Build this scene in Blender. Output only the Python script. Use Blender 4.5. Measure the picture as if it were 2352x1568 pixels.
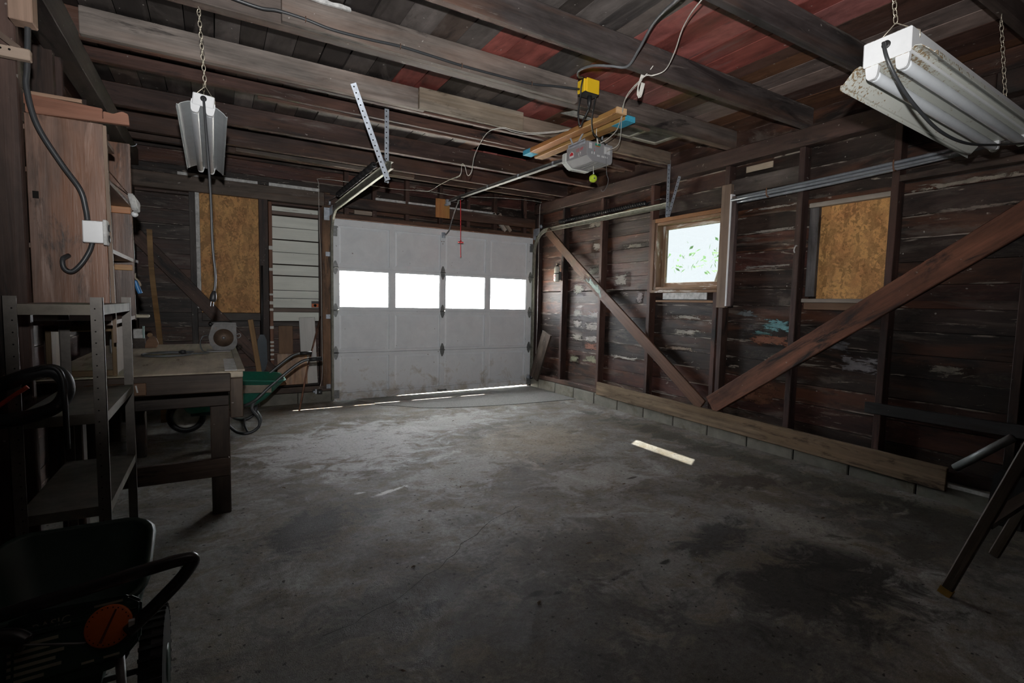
import bpy, bmesh, math, random
from mathutils import Matrix, Vector

for _o in list(bpy.data.objects):
    bpy.data.objects.remove(_o)
SC = bpy.context.scene
COL = SC.collection

# ---------------------------------------------------------------- camera
YAW, PITCH, ROLL = math.radians(30.6), math.radians(-4.35), math.radians(1.23)
fwd = Vector((math.sin(YAW) * math.cos(PITCH), math.cos(YAW) * math.cos(PITCH), math.sin(PITCH)))
rgt = Vector((math.cos(YAW), -math.sin(YAW), 0))
upv = rgt.cross(fwd)
r2 = math.cos(ROLL) * rgt + math.sin(ROLL) * upv
u2 = -math.sin(ROLL) * rgt + math.cos(ROLL) * upv
cam = bpy.data.cameras.new('camera')
cam.sensor_width = 36.0
cam.lens = 36.0 * 1154.0 / 2352.0
cam.clip_start = 0.02
cam_o = bpy.data.objects.new('camera', cam)
COL.objects.link(cam_o)
cam_o.matrix_world = Matrix((
    (r2.x, u2.x, -fwd.x, 0.0), (r2.y, u2.y, -fwd.y, 0.0), (r2.z, u2.z, -fwd.z, 1.2), (0, 0, 0, 1)))
SC.camera = cam_o

# ---------------------------------------------------------------- sky, sun, flash, exposure
SC.view_settings.view_transform = 'Standard'
SC.view_settings.look = 'None'
SC.view_settings.gamma = 1.0
SC.view_settings.use_curve_mapping = False
SC.view_settings.exposure = 0.0
SC.cycles.max_bounces = 8
SC.cycles.diffuse_bounces = 5
SC.cycles.transparent_max_bounces = 12
SC.cycles.sample_clamp_indirect = 6.0
world = bpy.data.worlds.new('overcast_sky')
SC.world = world
world.use_nodes = True
bg = world.node_tree.nodes['Background']
bg.inputs['Color'].default_value = (0.93, 0.97, 1.0, 1)
bg.inputs['Strength'].default_value = 25.0

sun = bpy.data.lights.new('sun', 'SUN')
sun.energy = 260.0
sun.angle = math.radians(0.6)
sun.color = (1.0, 0.93, 0.8)
sun_o = bpy.data.objects.new('sun', sun)
COL.objects.link(sun_o)
sun_o.rotation_euler = Vector((0.52, 0.31, 1.0)).to_track_quat('Z', 'Y').to_euler()

# the photographer's flash, on the hot shoe just above the lens, head tipped up a little
flash = bpy.data.lights.new('camera_flash', 'SPOT')
flash.energy = 440.0
flash.color = (1.0, 0.99, 0.98)
flash.shadow_soft_size = 0.02
flash.spot_size = math.radians(117)
flash.spot_blend = 1.0
flash_o = bpy.data.objects.new('camera_flash', flash)
COL.objects.link(flash_o)
flash_o.location = (-0.01, 0.02, 1.42)
fdir = Vector((math.sin(YAW - 0.02), math.cos(YAW - 0.02), 0.47))
flash_o.rotation_euler = (-fdir).to_track_quat('Z', 'Y').to_euler()

# ---------------------------------------------------------------- helpers
RND = random.Random(11)
W = {}
CUR = [Matrix.Identity(4)]
_mesh = {}


def place(o, M, parent=None):
    M = CUR[0] @ M
    if parent is not None:
        o.parent = parent
        o.matrix_parent_inverse = W[parent.name].inverted()
    o.matrix_basis = M
    COL.objects.link(o)
    W[o.name] = M
    return o


def tag(o, label=None, cat=None, group=None, kind=None):
    if label: o['label'] = label
    if cat: o['category'] = cat
    if group: o['group'] = group
    if kind: o['kind'] = kind
    return o


def root(name, loc, label=None, cat=None, group=None, kind=None):
    o = bpy.data.objects.new(name, None)
    o.empty_display_size = 0.05
    place(o, Matrix.Translation(Vector(loc)))
    return tag(o, label, cat, group, kind)


def finish(name, me, mat, parent, M=None, col=None, smooth=False):
    if mat is not None and not me.materials:
        me.materials.append(mat)
    if smooth:
        for p in me.polygons: p.use_smooth = True
    o = bpy.data.objects.new(name, me)
    if col is not None:
        o.color = (col[0], col[1], col[2], 1)
    return place(o, M or Matrix.Identity(4), parent)


def from_bm(bm, name):
    me = bpy.data.meshes.new(name)
    bm.normal_update()
    bm.to_mesh(me)
    bm.free()
    return me


def bm_box(bm, x0, x1, y0, y1, z0, z1, M=None):
    vs = [bm.verts.new((x, y, z)) for x in (x0, x1) for y in (y0, y1) for z in (z0, z1)]
    for f in ((0, 1, 3, 2), (4, 6, 7, 5), (0, 4, 5, 1), (2, 3, 7, 6), (0, 2, 6, 4), (1, 5, 7, 3)):
        bm.faces.new([vs[i] for i in f])
    if M is not None:
        for v in vs: v.co = M @ v.co
    return vs


def box_mesh(L, w, t, mat, bev=0.0, jit=0.0):
    key = (round(L, 3), round(w, 3), round(t, 3), bev, mat.name if mat else '')
    if jit == 0 and key in _mesh:
        return _mesh[key]
    bm = bmesh.new()
    vs = bm_box(bm, -L / 2, L / 2, -w / 2, w / 2, -t / 2, t / 2)
    if jit:
        for v in vs:
            v.co += Vector((RND.uniform(-1, 1) * jit, RND.uniform(-1, 1) * jit, RND.uniform(-1, 1) * jit * 0.5))
    if bev:
        bmesh.ops.bevel(bm, geom=list(bm.edges), offset=bev, segments=1, affect='EDGES')
    me = from_bm(bm, 'board')
    me.materials.append(mat)
    if jit == 0: _mesh[key] = me
    return me


def frame_from(p0, p1, up):
    p0, p1, up = Vector(p0), Vector(p1), Vector(up)
    x = (p1 - p0).normalized()
    y = up.cross(x)
    if y.length < 1e-5: y = Vector((0, 1, 0)).cross(x)
    y.normalize()
    z = x.cross(y)
    c = (p0 + p1) / 2
    return Matrix(((x.x, y.x, z.x, c.x), (x.y, y.y, z.y, c.y), (x.z, y.z, z.z, c.z), (0, 0, 0, 1)))


def board(name, p0, p1, w, t, mat, parent=None, col=None, up=(0, 0, 1), bev=0.0, jit=0.0):
    """length from p0 to p1 (local X), thickness t along `up` (local Z), width w across"""
    L = (Vector(p1) - Vector(p0)).length
    return finish(name, box_mesh(L, w, t, mat, bev, jit), None, parent, frame_from(p0, p1, up), col)


def bx(name, xs, ys, zs, mat, parent=None, col=None, axis=None, bev=0.0, jit=0.0):
    d = [xs[1] - xs[0], ys[1] - ys[0], zs[1] - zs[0]]
    c = [(xs[0] + xs[1]) / 2, (ys[0] + ys[1]) / 2, (zs[0] + zs[1]) / 2]
    a = d.index(max(d)) if axis is None else axis
    p0, p1 = list(c), list(c)
    p0[a] -= d[a] / 2
    p1[a] += d[a] / 2
    if a == 0: return board(name, p0, p1, d[1], d[2], mat, parent, col, (0, 0, 1), bev, jit)
    if a == 1: return board(name, p0, p1, d[0], d[2], mat, parent, col, (0, 0, 1), bev, jit)
    return board(name, p0, p1, d[1], d[0], mat, parent, col, (1, 0, 0), bev, jit)


def smooth_pts(pts, n=6):
    P = [Vector(p) for p in pts]
    if len(P) < 3: return P
    out = []
    for i in range(len(P) - 1):
        a = P[i - 1] if i else P[0] * 2 - P[1]
        b, c = P[i], P[i + 1]
        d = P[i + 2] if i + 2 < len(P) else P[-1] * 2 - P[-2]
        for k in range(n):
            t = k / n
            out.append(0.5 * ((2 * b) + (c - a) * t + (2 * a - 5 * b + 4 * c - d) * t * t + (3 * b - a - 3 * c + d) * t ** 3))
    out.append(P[-1])
    return out


def bm_tube(bm, pts, r, seg=8, closed=False, flat=1.0, cap=True):
    P = [Vector(p) for p in pts]
    n = len(P)
    R = r if isinstance(r, (list, tuple)) else [r] * n
    prev = None
    rings = []
    for i in range(n):
        if closed: t = P[(i + 1) % n] - P[i - 1]
        else: t = P[min(i + 1, n - 1)] - P[max(i - 1, 0)]
        if t.length < 1e-9: t = Vector((0, 0, 1))
        t.normalize()
        if prev is None:
            u = t.orthogonal().normalized() if abs(t.z) > 0.9 else Vector((0, 0, 1)).cross(t).normalized()
        else:
            u = prev - t * prev.dot(t)
            u = u.normalized() if u.length > 1e-6 else t.orthogonal().normalized()
        prev = u
        v = t.cross(u)
        rings.append([bm.verts.new(P[i] + R[i] * (math.cos(a) * u + flat * math.sin(a) * v))
                      for a in [2 * math.pi * k / seg for k in range(seg)]])
    m = n if closed else n - 1
    for i in range(m):
        A, B = rings[i], rings[(i + 1) % n]
        for k in range(seg):
            bm.faces.new((A[k], A[(k + 1) % seg], B[(k + 1) % seg], B[k]))
    if cap and not closed:
        bm.faces.new(rings[0][::-1])
        bm.faces.new(rings[-1])


def tube(name, pts, r, mat, parent=None, seg=8, smooth=True, n=6, col=None, flat=1.0):
    bm = bmesh.new()
    bm_tube(bm, smooth_pts(pts, n) if smooth else pts, r, seg, flat=flat)
    return finish(name, from_bm(bm, name), mat, parent, None, col, True)


def bm_lathe(bm, prof, seg=24, M=None, close=True):
    rings = []
    for (r, z) in prof:
        rings.append([bm.verts.new((r * math.cos(2 * math.pi * k / seg), r * math.sin(2 * math.pi * k / seg), z)) for k in range(seg)])
    for a, b in zip(rings, rings[1:]):
        for k in range(seg):
            bm.faces.new((a[k], a[(k + 1) % seg], b[(k + 1) % seg], b[k]))
    if close:
        bm.faces.new(rings[0][::-1])
        bm.faces.new(rings[-1])
    if M is not None:
        for rg in rings:
            for v in rg: v.co = M @ v.co


def lathe(name, prof, mat, parent=None, M=None, seg=24, col=None, smooth=True):
    bm = bmesh.new()
    bm_lathe(bm, prof, seg)
    return finish(name, from_bm(bm, name), mat, parent, M, col, smooth)


def prism(name, poly, depth, mat, parent=None, M=None, col=None, bev=0.0):
    """polygon in local XY, extruded along local Z by depth"""
    bm = bmesh.new()
    a = [bm.verts.new((x, y, 0)) for x, y in poly]
    b = [bm.verts.new((x, y, depth)) for x, y in poly]
    bm.faces.new(a[::-1])
    bm.faces.new(b)
    n = len(poly)
    for i in range(n):
        bm.faces.new((a[i], a[(i + 1) % n], b[(i + 1) % n], b[i]))
    bmesh.ops.recalc_face_normals(bm, faces=list(bm.faces))
    if bev: bmesh.ops.bevel(bm, geom=list(bm.edges), offset=bev, segments=2, affect='EDGES')
    return finish(name, from_bm(bm, name), mat, parent, M, col)


def axes(o, x, y):
    """matrix with origin o, local X along x, local Y along y"""
    x, y = Vector(x).normalized(), Vector(y).normalized()
    z = x.cross(y)
    o = Vector(o)
    return Matrix(((x.x, y.x, z.x, o.x), (x.y, y.y, z.y, o.y), (x.z, y.z, z.z, o.z), (0, 0, 0, 1)))


def multi(name, boxes, mat, parent=None, col=None, bev=0.0, M=None):
    bm = bmesh.new()
    for b in boxes: bm_box(bm, *b)
    if bev: bmesh.ops.bevel(bm, geom=list(bm.edges), offset=bev, segments=1, affect='EDGES')
    return finish(name, from_bm(bm, name), mat, parent, M, col)


def text(name, s, size, mat, M, parent=None, ext=0.0004, align='LEFT'):
    cu = bpy.data.curves.new(name, 'FONT')
    cu.body = s
    cu.size = size
    cu.extrude = ext
    cu.align_x = align
    cu.resolution_u = 2
    cu.materials.append(mat)
    tmp = bpy.data.objects.new(name, cu)
    me = bpy.data.meshes.new_from_object(tmp)
    bpy.data.objects.remove(tmp)
    me.materials.clear()
    return finish(name, me, mat, parent, M)


# ---------------------------------------------------------------- materials
class NT:
    def __init__(s, name):
        s.m = bpy.data.materials.new(name)
        s.m.use_nodes = True
        s.t = s.m.node_tree
        s.b = s.t.nodes['Principled BSDF']
        s._pos = None

    def n(s, typ, **kw):
        nd = s.t.nodes.new(typ)
        for k, v in kw.items(): setattr(nd, k, v)
        return nd

    def L(s, a, b):
        s.t.links.new(a, b)

    def set(s, nd, **kw):
        for k, v in kw.items():
            nd.inputs[k.replace('_', ' ')].default_value = v
        return nd

    def objco(s, off=True):
        tc = s.n('ShaderNodeTexCoord')
        if not off: return tc.outputs['Object']
        oi = s.n('ShaderNodeObjectInfo')
        mul = s.n('ShaderNodeVectorMath', operation='SCALE')
        mul.inputs[0].default_value = (37.0, 91.0, 53.0)
        s.L(oi.outputs['Random'], mul.inputs['Scale'])
        ad = s.n('ShaderNodeVectorMath', operation='ADD')
        s.L(tc.outputs['Object'], ad.inputs[0])
        s.L(mul.outputs[0], ad.inputs[1])
        return ad.outputs[0]

    def world(s):
        return s.n('ShaderNodeNewGeometry').outputs['Position']

    def noise(s, co, scale=(1, 1, 1), sc=1.0, detail=4.0, rough=0.6, dist=0.0):
        mp = s.n('ShaderNodeMapping')
        mp.inputs['Scale'].default_value = scale
        s.L(co, mp.inputs['Vector'])
        nz = s.n('ShaderNodeTexNoise')
        nz.inputs['Scale'].default_value = sc
        nz.inputs['Detail'].default_value = detail
        nz.inputs['Roughness'].default_value = rough
        nz.inputs['Distortion'].default_value = dist
        s.L(mp.outputs[0], nz.inputs['Vector'])
        return nz.outputs['Fac']

    def rng(s, fac, a, b, lo=0.0, hi=1.0):
        mr = s.n('ShaderNodeMapRange')
        mr.inputs['From Min'].default_value = a
        mr.inputs['From Max'].default_value = b
        mr.inputs['To Min'].default_value = lo
        mr.inputs['To Max'].default_value = hi
        s.L(fac, mr.inputs['Value'])
        return mr.outputs[0]

    def math(s, op, a, b=None):
        nd = s.n('ShaderNodeMath', operation=op)
        for i, v in enumerate((a, b)):
            if v is None: continue
            if isinstance(v, (int, float)): nd.inputs[i].default_value = v
            else: s.L(v, nd.inputs[i])
        return nd.outputs[0]

    def mix(s, fac, a, b, mode='MIX'):
        nd = s.n('ShaderNodeMix', data_type='RGBA', blend_type=mode)
        for sock, v in ((nd.inputs[0], fac), (nd.inputs[6], a), (nd.inputs[7], b)):
            if isinstance(v, (int, float)): sock.default_value = v
            elif isinstance(v, tuple): sock.default_value = (v[0], v[1], v[2], 1)
            else: s.L(v, sock)
        return nd.outputs[2]

    def grey(s, fac):
        cb = s.n('ShaderNodeCombineColor')
        for i in range(3): s.L(fac, cb.inputs[i])
        return cb.outputs[0]

    def bump(s, h, strength=0.3, dist=0.01):
        bp = s.n('ShaderNodeBump')
        bp.inputs['Strength'].default_value = strength
        bp.inputs['Distance'].default_value = dist
        s.L(h, bp.inputs['Height'])
        s.L(bp.outputs[0], s.b.inputs['Normal'])

    def col(s, c):
        if isinstance(c, tuple): s.b.inputs['Base Color'].default_value = (c[0], c[1], c[2], 1)
        else: s.L(c, s.b.inputs['Base Color'])

    def rough(s, r, spec=None, metal=None):
        if isinstance(r, (int, float)): s.b.inputs['Roughness'].default_value = r
        else: s.L(r, s.b.inputs['Roughness'])
        if spec is not None: s.b.inputs['Specular IOR Level'].default_value = spec
        if metal is not None: s.b.inputs['Metallic'].default_value = metal


def objcol(k):
    return k.n('ShaderNodeObjectInfo').outputs['Color']


def wood(name, contrast=0.45, paint=(), rough=0.72, blotch=0.5, tint=None, fine=60, spec=0.25, specks=0.0):
    """grain along local X; base colour is the object's own colour; paint = [(colour, threshold, softness, (sx,sy,sz))]"""
    k = NT(name)
    co = k.objco()
    g1 = k.noise(co, (1.3, fine, fine), 1.0, 5, 0.65, 0.4)
    g2 = k.noise(co, (0.9, 9, 9), 1.0, 3, 0.5, 0.8)
    b1 = k.noise(co, (1.6, 5.0, 5.0), 1.0, 5, 0.65, 0.3)
    gr = k.rng(k.math('ADD', g1, g2), 0.65, 1.35, 1 - contrast, 1 + contrast)
    bl = k.rng(b1, 0.3, 0.7, 1 - blotch, 1 + blotch * 0.7)
    c = k.mix(1.0, objcol(k), k.grey(k.math('MULTIPLY', gr, bl)), 'MULTIPLY')
    if tint:
        tn = k.noise(co, (0.7, 6, 6), 1.0, 4, 0.6, 0.5)
        c = k.mix(k.rng(tn, 0.48, 0.68, 0, tint[1]), c, tint[0])
    for (pc, th, so, scl) in paint:
        pn = k.noise(co, scl, 1.0, 6, 0.7, 0.6)
        c = k.mix(k.rng(pn, th, th + so), c, pc)
    if specks:
        sn = k.noise(co, (38, 38, 38), 1.0, 1, 0.5)
        c = k.mix(k.rng(sn, 0.76, 0.79, 0, specks), c, (0.55, 0.52, 0.48))
    k.col(c)
    k.rough(rough, spec)
    k.bump(k.math('ADD', g1, k.math('MULTIPLY', b1, 0.5)), 0.35, 0.004)
    return k.m


def plain(name, c, rough=0.5, metal=0.0, spec=0.5, var=0.12, sc=14.0, bump=0.0, dirt=None):
    k = NT(name)
    co = k.objco()
    nz = k.noise(co, (1, 1, 1), sc, 5, 0.65)
    cc = k.mix(1.0, c, k.grey(k.rng(nz, 0.3, 0.7, 1 - var, 1 + var)), 'MULTIPLY')
    if dirt:
        dn = k.noise(co, (1, 1, 1), dirt[2], 6, 0.7, 0.5)
        cc = k.mix(k.rng(dn, dirt[1], dirt[1] + 0.12), cc, dirt[0])
    k.col(cc)
    k.rough(rough, spec, metal)
    if bump: k.bump(nz, bump, 0.004)
    return k.m

PALE = (0.34, 0.31, 0.27)
def plank_mat(name, half):
    """weathered sheathing: grain along local X, pale worn paint left along the board edges and in torn patches"""
    k = NT(name)
    co = k.objco()
    raw = k.objco(False)
    g1 = k.noise(co, (1.6, 40, 40), 1.0, 5, 0.65, 0.5)
    b1 = k.noise(co, (1.7, 6.0, 6.0), 1.0, 6, 0.7, 0.5)
    b2 = k.noise(co, (0.8, 4.0, 4.0), 1.0, 4, 0.6, 0.3)
    c = k.mix(1.0, objcol(k), k.grey(k.math('MULTIPLY', k.rng(g1, 0.3, 0.7, 0.75, 1.25), k.rng(b1, 0.33, 0.67, 0.22, 1.75))), 'MULTIPLY')
    c = k.mix(k.rng(b2, 0.55, 0.68, 0, 0.6), c, (0.12, 0.042, 0.018))
    c = k.mix(k.rng(k.noise(co, (1.2, 5, 5), 1.0, 6, 0.7, 0.8), 0.56, 0.66, 0, 0.7), c, (0.12, 0.098, 0.082))
    c = k.mix(k.rng(k.noise(co, (2.4, 13, 13), 1.0, 7, 0.75, 1.2), 0.622, 0.665, 0, 0.85), c, (0.32, 0.275, 0.23))
    c = k.mix(k.rng(k.noise(co, (1.1, 5, 5), 1.0, 6, 0.7, 0.4), 0.56, 0.64, 0, 0.85), c, (0.009, 0.007, 0.006))
    sz = k.n('ShaderNodeSeparateXYZ')
    k.L(raw, sz.inputs[0])
    edge = k.rng(k.math('ABSOLUTE', sz.outputs[2]), half - 0.014, half - 0.004)
    wear = k.rng(k.noise(co, (2.2, 18, 18), 1.0, 6, 0.7, 0.8), 0.53, 0.60)
    c = k.mix(k.math('MULTIPLY', k.math('MULTIPLY', edge, wear), 0.85), c, (0.36, 0.31, 0.26))
    sn = k.noise(co, (38, 38, 38), 1.0, 1, 0.5)
    c = k.mix(k.rng(sn, 0.765, 0.79, 0, 0.6), c, (0.5, 0.47, 0.42))
    k.col(c)
    k.rough(0.55, 0.4)
    k.bump(k.math('ADD', g1, b1), 0.5, 0.006)
    return k.m


M_PLANK = plank_mat('weathered_wall_plank', 0.0757)


def ceiling_mat():
    k = NT('old_ceiling_plank')
    co = k.objco()
    g1 = k.noise(co, (1.2, 22, 22), 1.0, 4, 0.6, 0.4)
    b1 = k.noise(co, (2.6, 5, 5), 1.0, 6, 0.7, 0.4)
    b2 = k.noise(co, (1.1, 4, 4), 1.0, 5, 0.65, 0.8)
    c = k.mix(1.0, objcol(k), k.grey(k.math('MULTIPLY', k.rng(g1, 0.3, 0.7, 0.86, 1.14), k.rng(b1, 0.33, 0.67, 0.5, 1.45))), 'MULTIPLY')
    c = k.mix(k.rng(b2, 0.55, 0.70, 0, 0.55), c, (0.17, 0.145, 0.135))
    c = k.mix(k.rng(k.noise(co, (1.5, 6, 6), 1.0, 6, 0.7, 1.0), 0.58, 0.68, 0, 0.7), c, (0.025, 0.020, 0.019))
    sn = k.noise(co, (30, 30, 30), 1.0, 1, 0.5)
    c = k.mix(k.rng(sn, 0.765, 0.79, 0, 0.7), c, (0.5, 0.47, 0.43))
    k.col(c)
    k.rough(0.5, 0.4)
    k.bump(k.math('ADD', g1, b1), 0.3, 0.004)
    return k.m


M_CEIL = ceiling_mat()
M_BEAM = wood('aged_beam_wood', 0.4, [((0.17, 0.145, 0.13), 0.58, 0.12, (1.0, 12, 12)), ((0.022, 0.018, 0.018), 0.57, 0.10, (1.1, 7, 7))], 0.6, 0.6, ((0.16, 0.07, 0.035), 0.35), 55, 0.3, 0.4)
M_STUD = wood('dark_stud_wood', 0.45, [((0.012, 0.010, 0.009), 0.54, 0.10, (1.2, 6, 6)), ((0.17, 0.14, 0.12), 0.66, 0.06, (1.0, 14, 14))], 0.6, 0.75, ((0.055, 0.030, 0.020), 0.45), 50, 0.35, 0.3)
M_WOOD = wood('bare_wood', 0.3, [], 0.6, 0.3, None, 45, 0.3)
M_PLY = wood('worn_plywood', 0.5, [((0.30, 0.20, 0.16), 0.55, 0.16, (1.2, 13, 13)), ((0.028, 0.016, 0.011), 0.58, 0.10, (2.2, 8, 8))], 0.42, 0.8, ((0.20, 0.075, 0.028), 0.7), 30, 0.45)
M_WEATHER = wood('weathered_grey_board', 0.55, [((0.06, 0.042, 0.028), 0.55, 0.12, (3, 14, 14))], 0.75, 0.4, ((0.24, 0.16, 0.09), 0.5), 50, 0.25)
M_BRACE1 = wood('brace_with_paint', 0.4, [((0.30, 0.24, 0.14), 0.63, 0.08, (1.6, 9, 9))], 0.6, 0.4, None, 45, 0.35)
M_SIDING = wood('peeling_white_siding', 0.10, [((0.20, 0.16, 0.11), 0.66, 0.03, (2.5, 14, 14)), ((0.05, 0.035, 0.025), 0.735, 0.02, (4, 26, 26))], 0.55, 0.10, None, 30, 0.4)


def osb():
    k = NT('oriented_strand_board')
    co = k.objco(False)
    cols = None
    for i, (rot, sc) in enumerate(((0.4, (11, 27, 27)), (-0.7, (10, 24, 24)), (1.5, (12, 30, 30)))):
        mp = k.n('ShaderNodeMapping')
        mp.inputs['Rotation'].default_value = (rot if True else 0, rot, rot)
        mp.inputs['Scale'].default_value = sc
        k.L(co, mp.inputs['Vector'])
        v = k.n('ShaderNodeTexVoronoi')
        v.inputs['Scale'].default_value = 1.0
        k.L(mp.outputs[0], v.inputs['Vector'])
        sp = k.n('ShaderNodeSeparateColor')
        k.L(v.outputs['Color'], sp.inputs[0])
        shade = k.rng(sp.outputs[0], 0, 1, 0.60, 1.36)
        if cols is None:
            cols = shade
        else:
            m = k.noise(co, (1, 1, 1), 26.0 + 9 * i, 2, 0.5)
            sel = k.rng(m, 0.47, 0.53)
            cols = k.math('ADD', k.math('MULTIPLY', cols, k.math('SUBTRACT', 1.0, sel)), k.math('MULTIPLY', shade, sel))
    fine = k.noise(co, (1, 1, 1), 160, 2, 0.5)
    cols = k.math('MULTIPLY', cols, k.rng(fine, 0.3, 0.7, 0.82, 1.15))
    big = k.noise(co, (1, 1, 1), 5, 3, 0.6)
    base = k.mix(k.rng(big, 0.4, 0.65), (0.50, 0.275, 0.10), (0.40, 0.195, 0.072))
    k.col(k.mix(1.0, base, k.grey(cols), 'MULTIPLY'))
    k.rough(0.6, 0.3)
    k.bump(cols, 0.3, 0.003)
    return k.m


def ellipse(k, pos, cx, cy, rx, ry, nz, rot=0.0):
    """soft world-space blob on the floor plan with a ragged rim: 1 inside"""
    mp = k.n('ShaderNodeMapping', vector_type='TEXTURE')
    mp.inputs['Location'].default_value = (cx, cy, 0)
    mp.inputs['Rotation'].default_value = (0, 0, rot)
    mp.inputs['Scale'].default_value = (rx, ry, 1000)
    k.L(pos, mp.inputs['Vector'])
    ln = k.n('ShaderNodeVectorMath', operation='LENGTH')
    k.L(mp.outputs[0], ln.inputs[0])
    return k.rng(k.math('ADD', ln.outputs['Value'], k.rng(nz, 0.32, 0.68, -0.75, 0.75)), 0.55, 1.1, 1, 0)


def floor_mat():
    k = NT('stained_concrete')
    p = k.world()
    big = k.noise(p, (1, 1, 1), 1.3, 7, 0.68, 0.5)
    mid = k.noise(p, (1, 1.3, 1), 4.2, 7, 0.72, 0.7)
    fin = k.noise(p, (1, 1, 1), 45, 4, 0.7)
    grit = k.noise(p, (1, 1, 1), 210, 2, 0.6)
    c = k.mix(k.rng(big, 0.38, 0.62), (0.150, 0.135, 0.115), (0.31, 0.305, 0.295))
    c = k.mix(k.rng(mid, 0.44, 0.66, 0, 0.8), c, (0.185, 0.150, 0.102))
    c = k.mix(k.rng(k.noise(p, (1, 1, 1), 2.6, 7, 0.72, 0.9), 0.54, 0.70, 0, 0.7), c, (0.48, 0.48, 0.475))
    c = k.mix(k.rng(k.noise(p, (0.7, 1, 1), 2.0, 8, 0.75, 1.1), 0.52, 0.68, 0, 0.8), c, (0.075, 0.062, 0.050))
    # oil, damp and wear marks, plus broad blobs painting the floor's light falloff
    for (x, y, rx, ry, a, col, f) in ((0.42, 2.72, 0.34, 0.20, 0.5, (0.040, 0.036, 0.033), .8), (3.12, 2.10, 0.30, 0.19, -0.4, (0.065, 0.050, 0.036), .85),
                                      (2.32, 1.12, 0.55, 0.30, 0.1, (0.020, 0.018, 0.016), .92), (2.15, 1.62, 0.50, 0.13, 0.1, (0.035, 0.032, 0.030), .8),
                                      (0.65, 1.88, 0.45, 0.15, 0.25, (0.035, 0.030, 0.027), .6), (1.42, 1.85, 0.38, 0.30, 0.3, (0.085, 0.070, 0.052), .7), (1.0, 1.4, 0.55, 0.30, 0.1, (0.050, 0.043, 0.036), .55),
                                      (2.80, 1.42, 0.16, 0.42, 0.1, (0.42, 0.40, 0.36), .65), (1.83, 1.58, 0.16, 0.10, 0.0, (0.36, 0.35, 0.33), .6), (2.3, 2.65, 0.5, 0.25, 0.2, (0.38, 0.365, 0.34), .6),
                                      (3.62, 2.2, 0.20, 2.2, 0.0, (0.055, 0.052, 0.035), .75), (2.35, 3.6, 0.7, 0.5, 0.3, (0.31, 0.245, 0.165), .6), (0.95, 4.2, 0.8, 0.7, 0.2, (0.50, 0.50, 0.495), .7), (1.9, 4.6, 0.7, 0.35, 0.1, (0.46, 0.45, 0.43), .6), (1.5, 3.2, 0.5, 0.3, 0.4, (0.40, 0.39, 0.37), .5), (1.45, 1.0, 1.3, 0.34, 0.05, (0.060, 0.053, 0.045), .7), (0.2, 1.5, 0.4, 0.5, 0.0, (0.085, 0.075, 0.06), .6), (3.3, 1.1, 0.5, 0.5, 0.0, (0.06, 0.054, 0.044), .7),  # pale door-side and dark near-corner blobs put light falloff into the colour
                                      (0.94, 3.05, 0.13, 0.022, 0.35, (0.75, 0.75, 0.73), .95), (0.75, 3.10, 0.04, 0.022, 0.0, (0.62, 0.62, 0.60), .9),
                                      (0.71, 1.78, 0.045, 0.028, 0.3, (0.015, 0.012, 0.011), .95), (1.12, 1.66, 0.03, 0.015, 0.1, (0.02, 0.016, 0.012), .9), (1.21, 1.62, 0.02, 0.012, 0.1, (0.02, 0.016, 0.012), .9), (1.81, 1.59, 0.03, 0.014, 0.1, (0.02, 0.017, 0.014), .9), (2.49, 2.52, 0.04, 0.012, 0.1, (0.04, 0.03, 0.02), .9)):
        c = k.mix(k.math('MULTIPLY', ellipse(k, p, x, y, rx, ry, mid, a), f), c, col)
    c = k.mix(1.0, c, k.grey(k.rng(k.math('ADD', fin, grit), 0.7, 1.3, 0.62, 1.36)), 'MULTIPLY')
    pits = k.noise(p, (1, 1, 1), 38, 1, 0.5)
    c = k.mix(k.rng(pits, 0.71, 0.74, 0, 0.85), c, (0.02, 0.016, 0.014))
    for sc_, rad, keep in ((9.0, 0.085, 0.72), (17.0, 0.13, 0.6)):
        v = k.n('ShaderNodeTexVoronoi')
        v.inputs['Scale'].default_value = sc_
        k.L(p, v.inputs['Vector'])
        sc = k.n('ShaderNodeSeparateColor')
        k.L(v.outputs['Color'], sc.inputs[0])
        spot = k.math('MULTIPLY', k.rng(k.math('ADD', v.outputs['Distance'], k.rng(fin, 0.3, 0.7, -0.04, 0.04)), rad * .6, rad, 1, 0), k.rng(sc.outputs[0], keep, keep + .02))
        c = k.mix(k.math('MULTIPLY', spot, 0.8), c, (0.022, 0.018, 0.015))
    k.col(c)
    k.rough(k.rng(mid, 0.3, 0.7, 0.58, 0.82), 0.28)
    k.bump(k.math('ADD', k.math('MULTIPLY', fin, 0.6), k.math('MULTIPLY', grit, 0.5)), 0.6, 0.005)
    return k.m


def door_mat():
    k = NT('white_door_paint')
    p = k.world()
    sx = k.n('ShaderNodeSeparateXYZ')
    k.L(p, sx.inputs[0])
    n1 = k.noise(p, (1, 1, 1), 6, 6, 0.7, 0.5)
    n2 = k.noise(p, (2, 2, 30), 1.0, 4, 0.6)
    c = k.mix(k.rng(n1, 0.3, 0.7), (0.68, 0.71, 0.74), (0.78, 0.81, 0.835))
    low = k.rng(sx.outputs[2], 0.0, 0.7, 0.22, -0.08)
    c = k.mix(k.rng(k.math('ADD', n1, low), 0.62, 0.80, 0, 0.7), c, (0.33, 0.27, 0.19))
    sp = k.noise(p, (1, 1, 1), 30, 1, 0.5)
    c = k.mix(k.rng(sp, 0.78, 0.80, 0, 0.8), c, (0.12, 0.09, 0.06))
    k.col(c)
    k.rough(0.45, 0.4)
    k.bump(n2, 0.08, 0.002)
    return k.m


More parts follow.
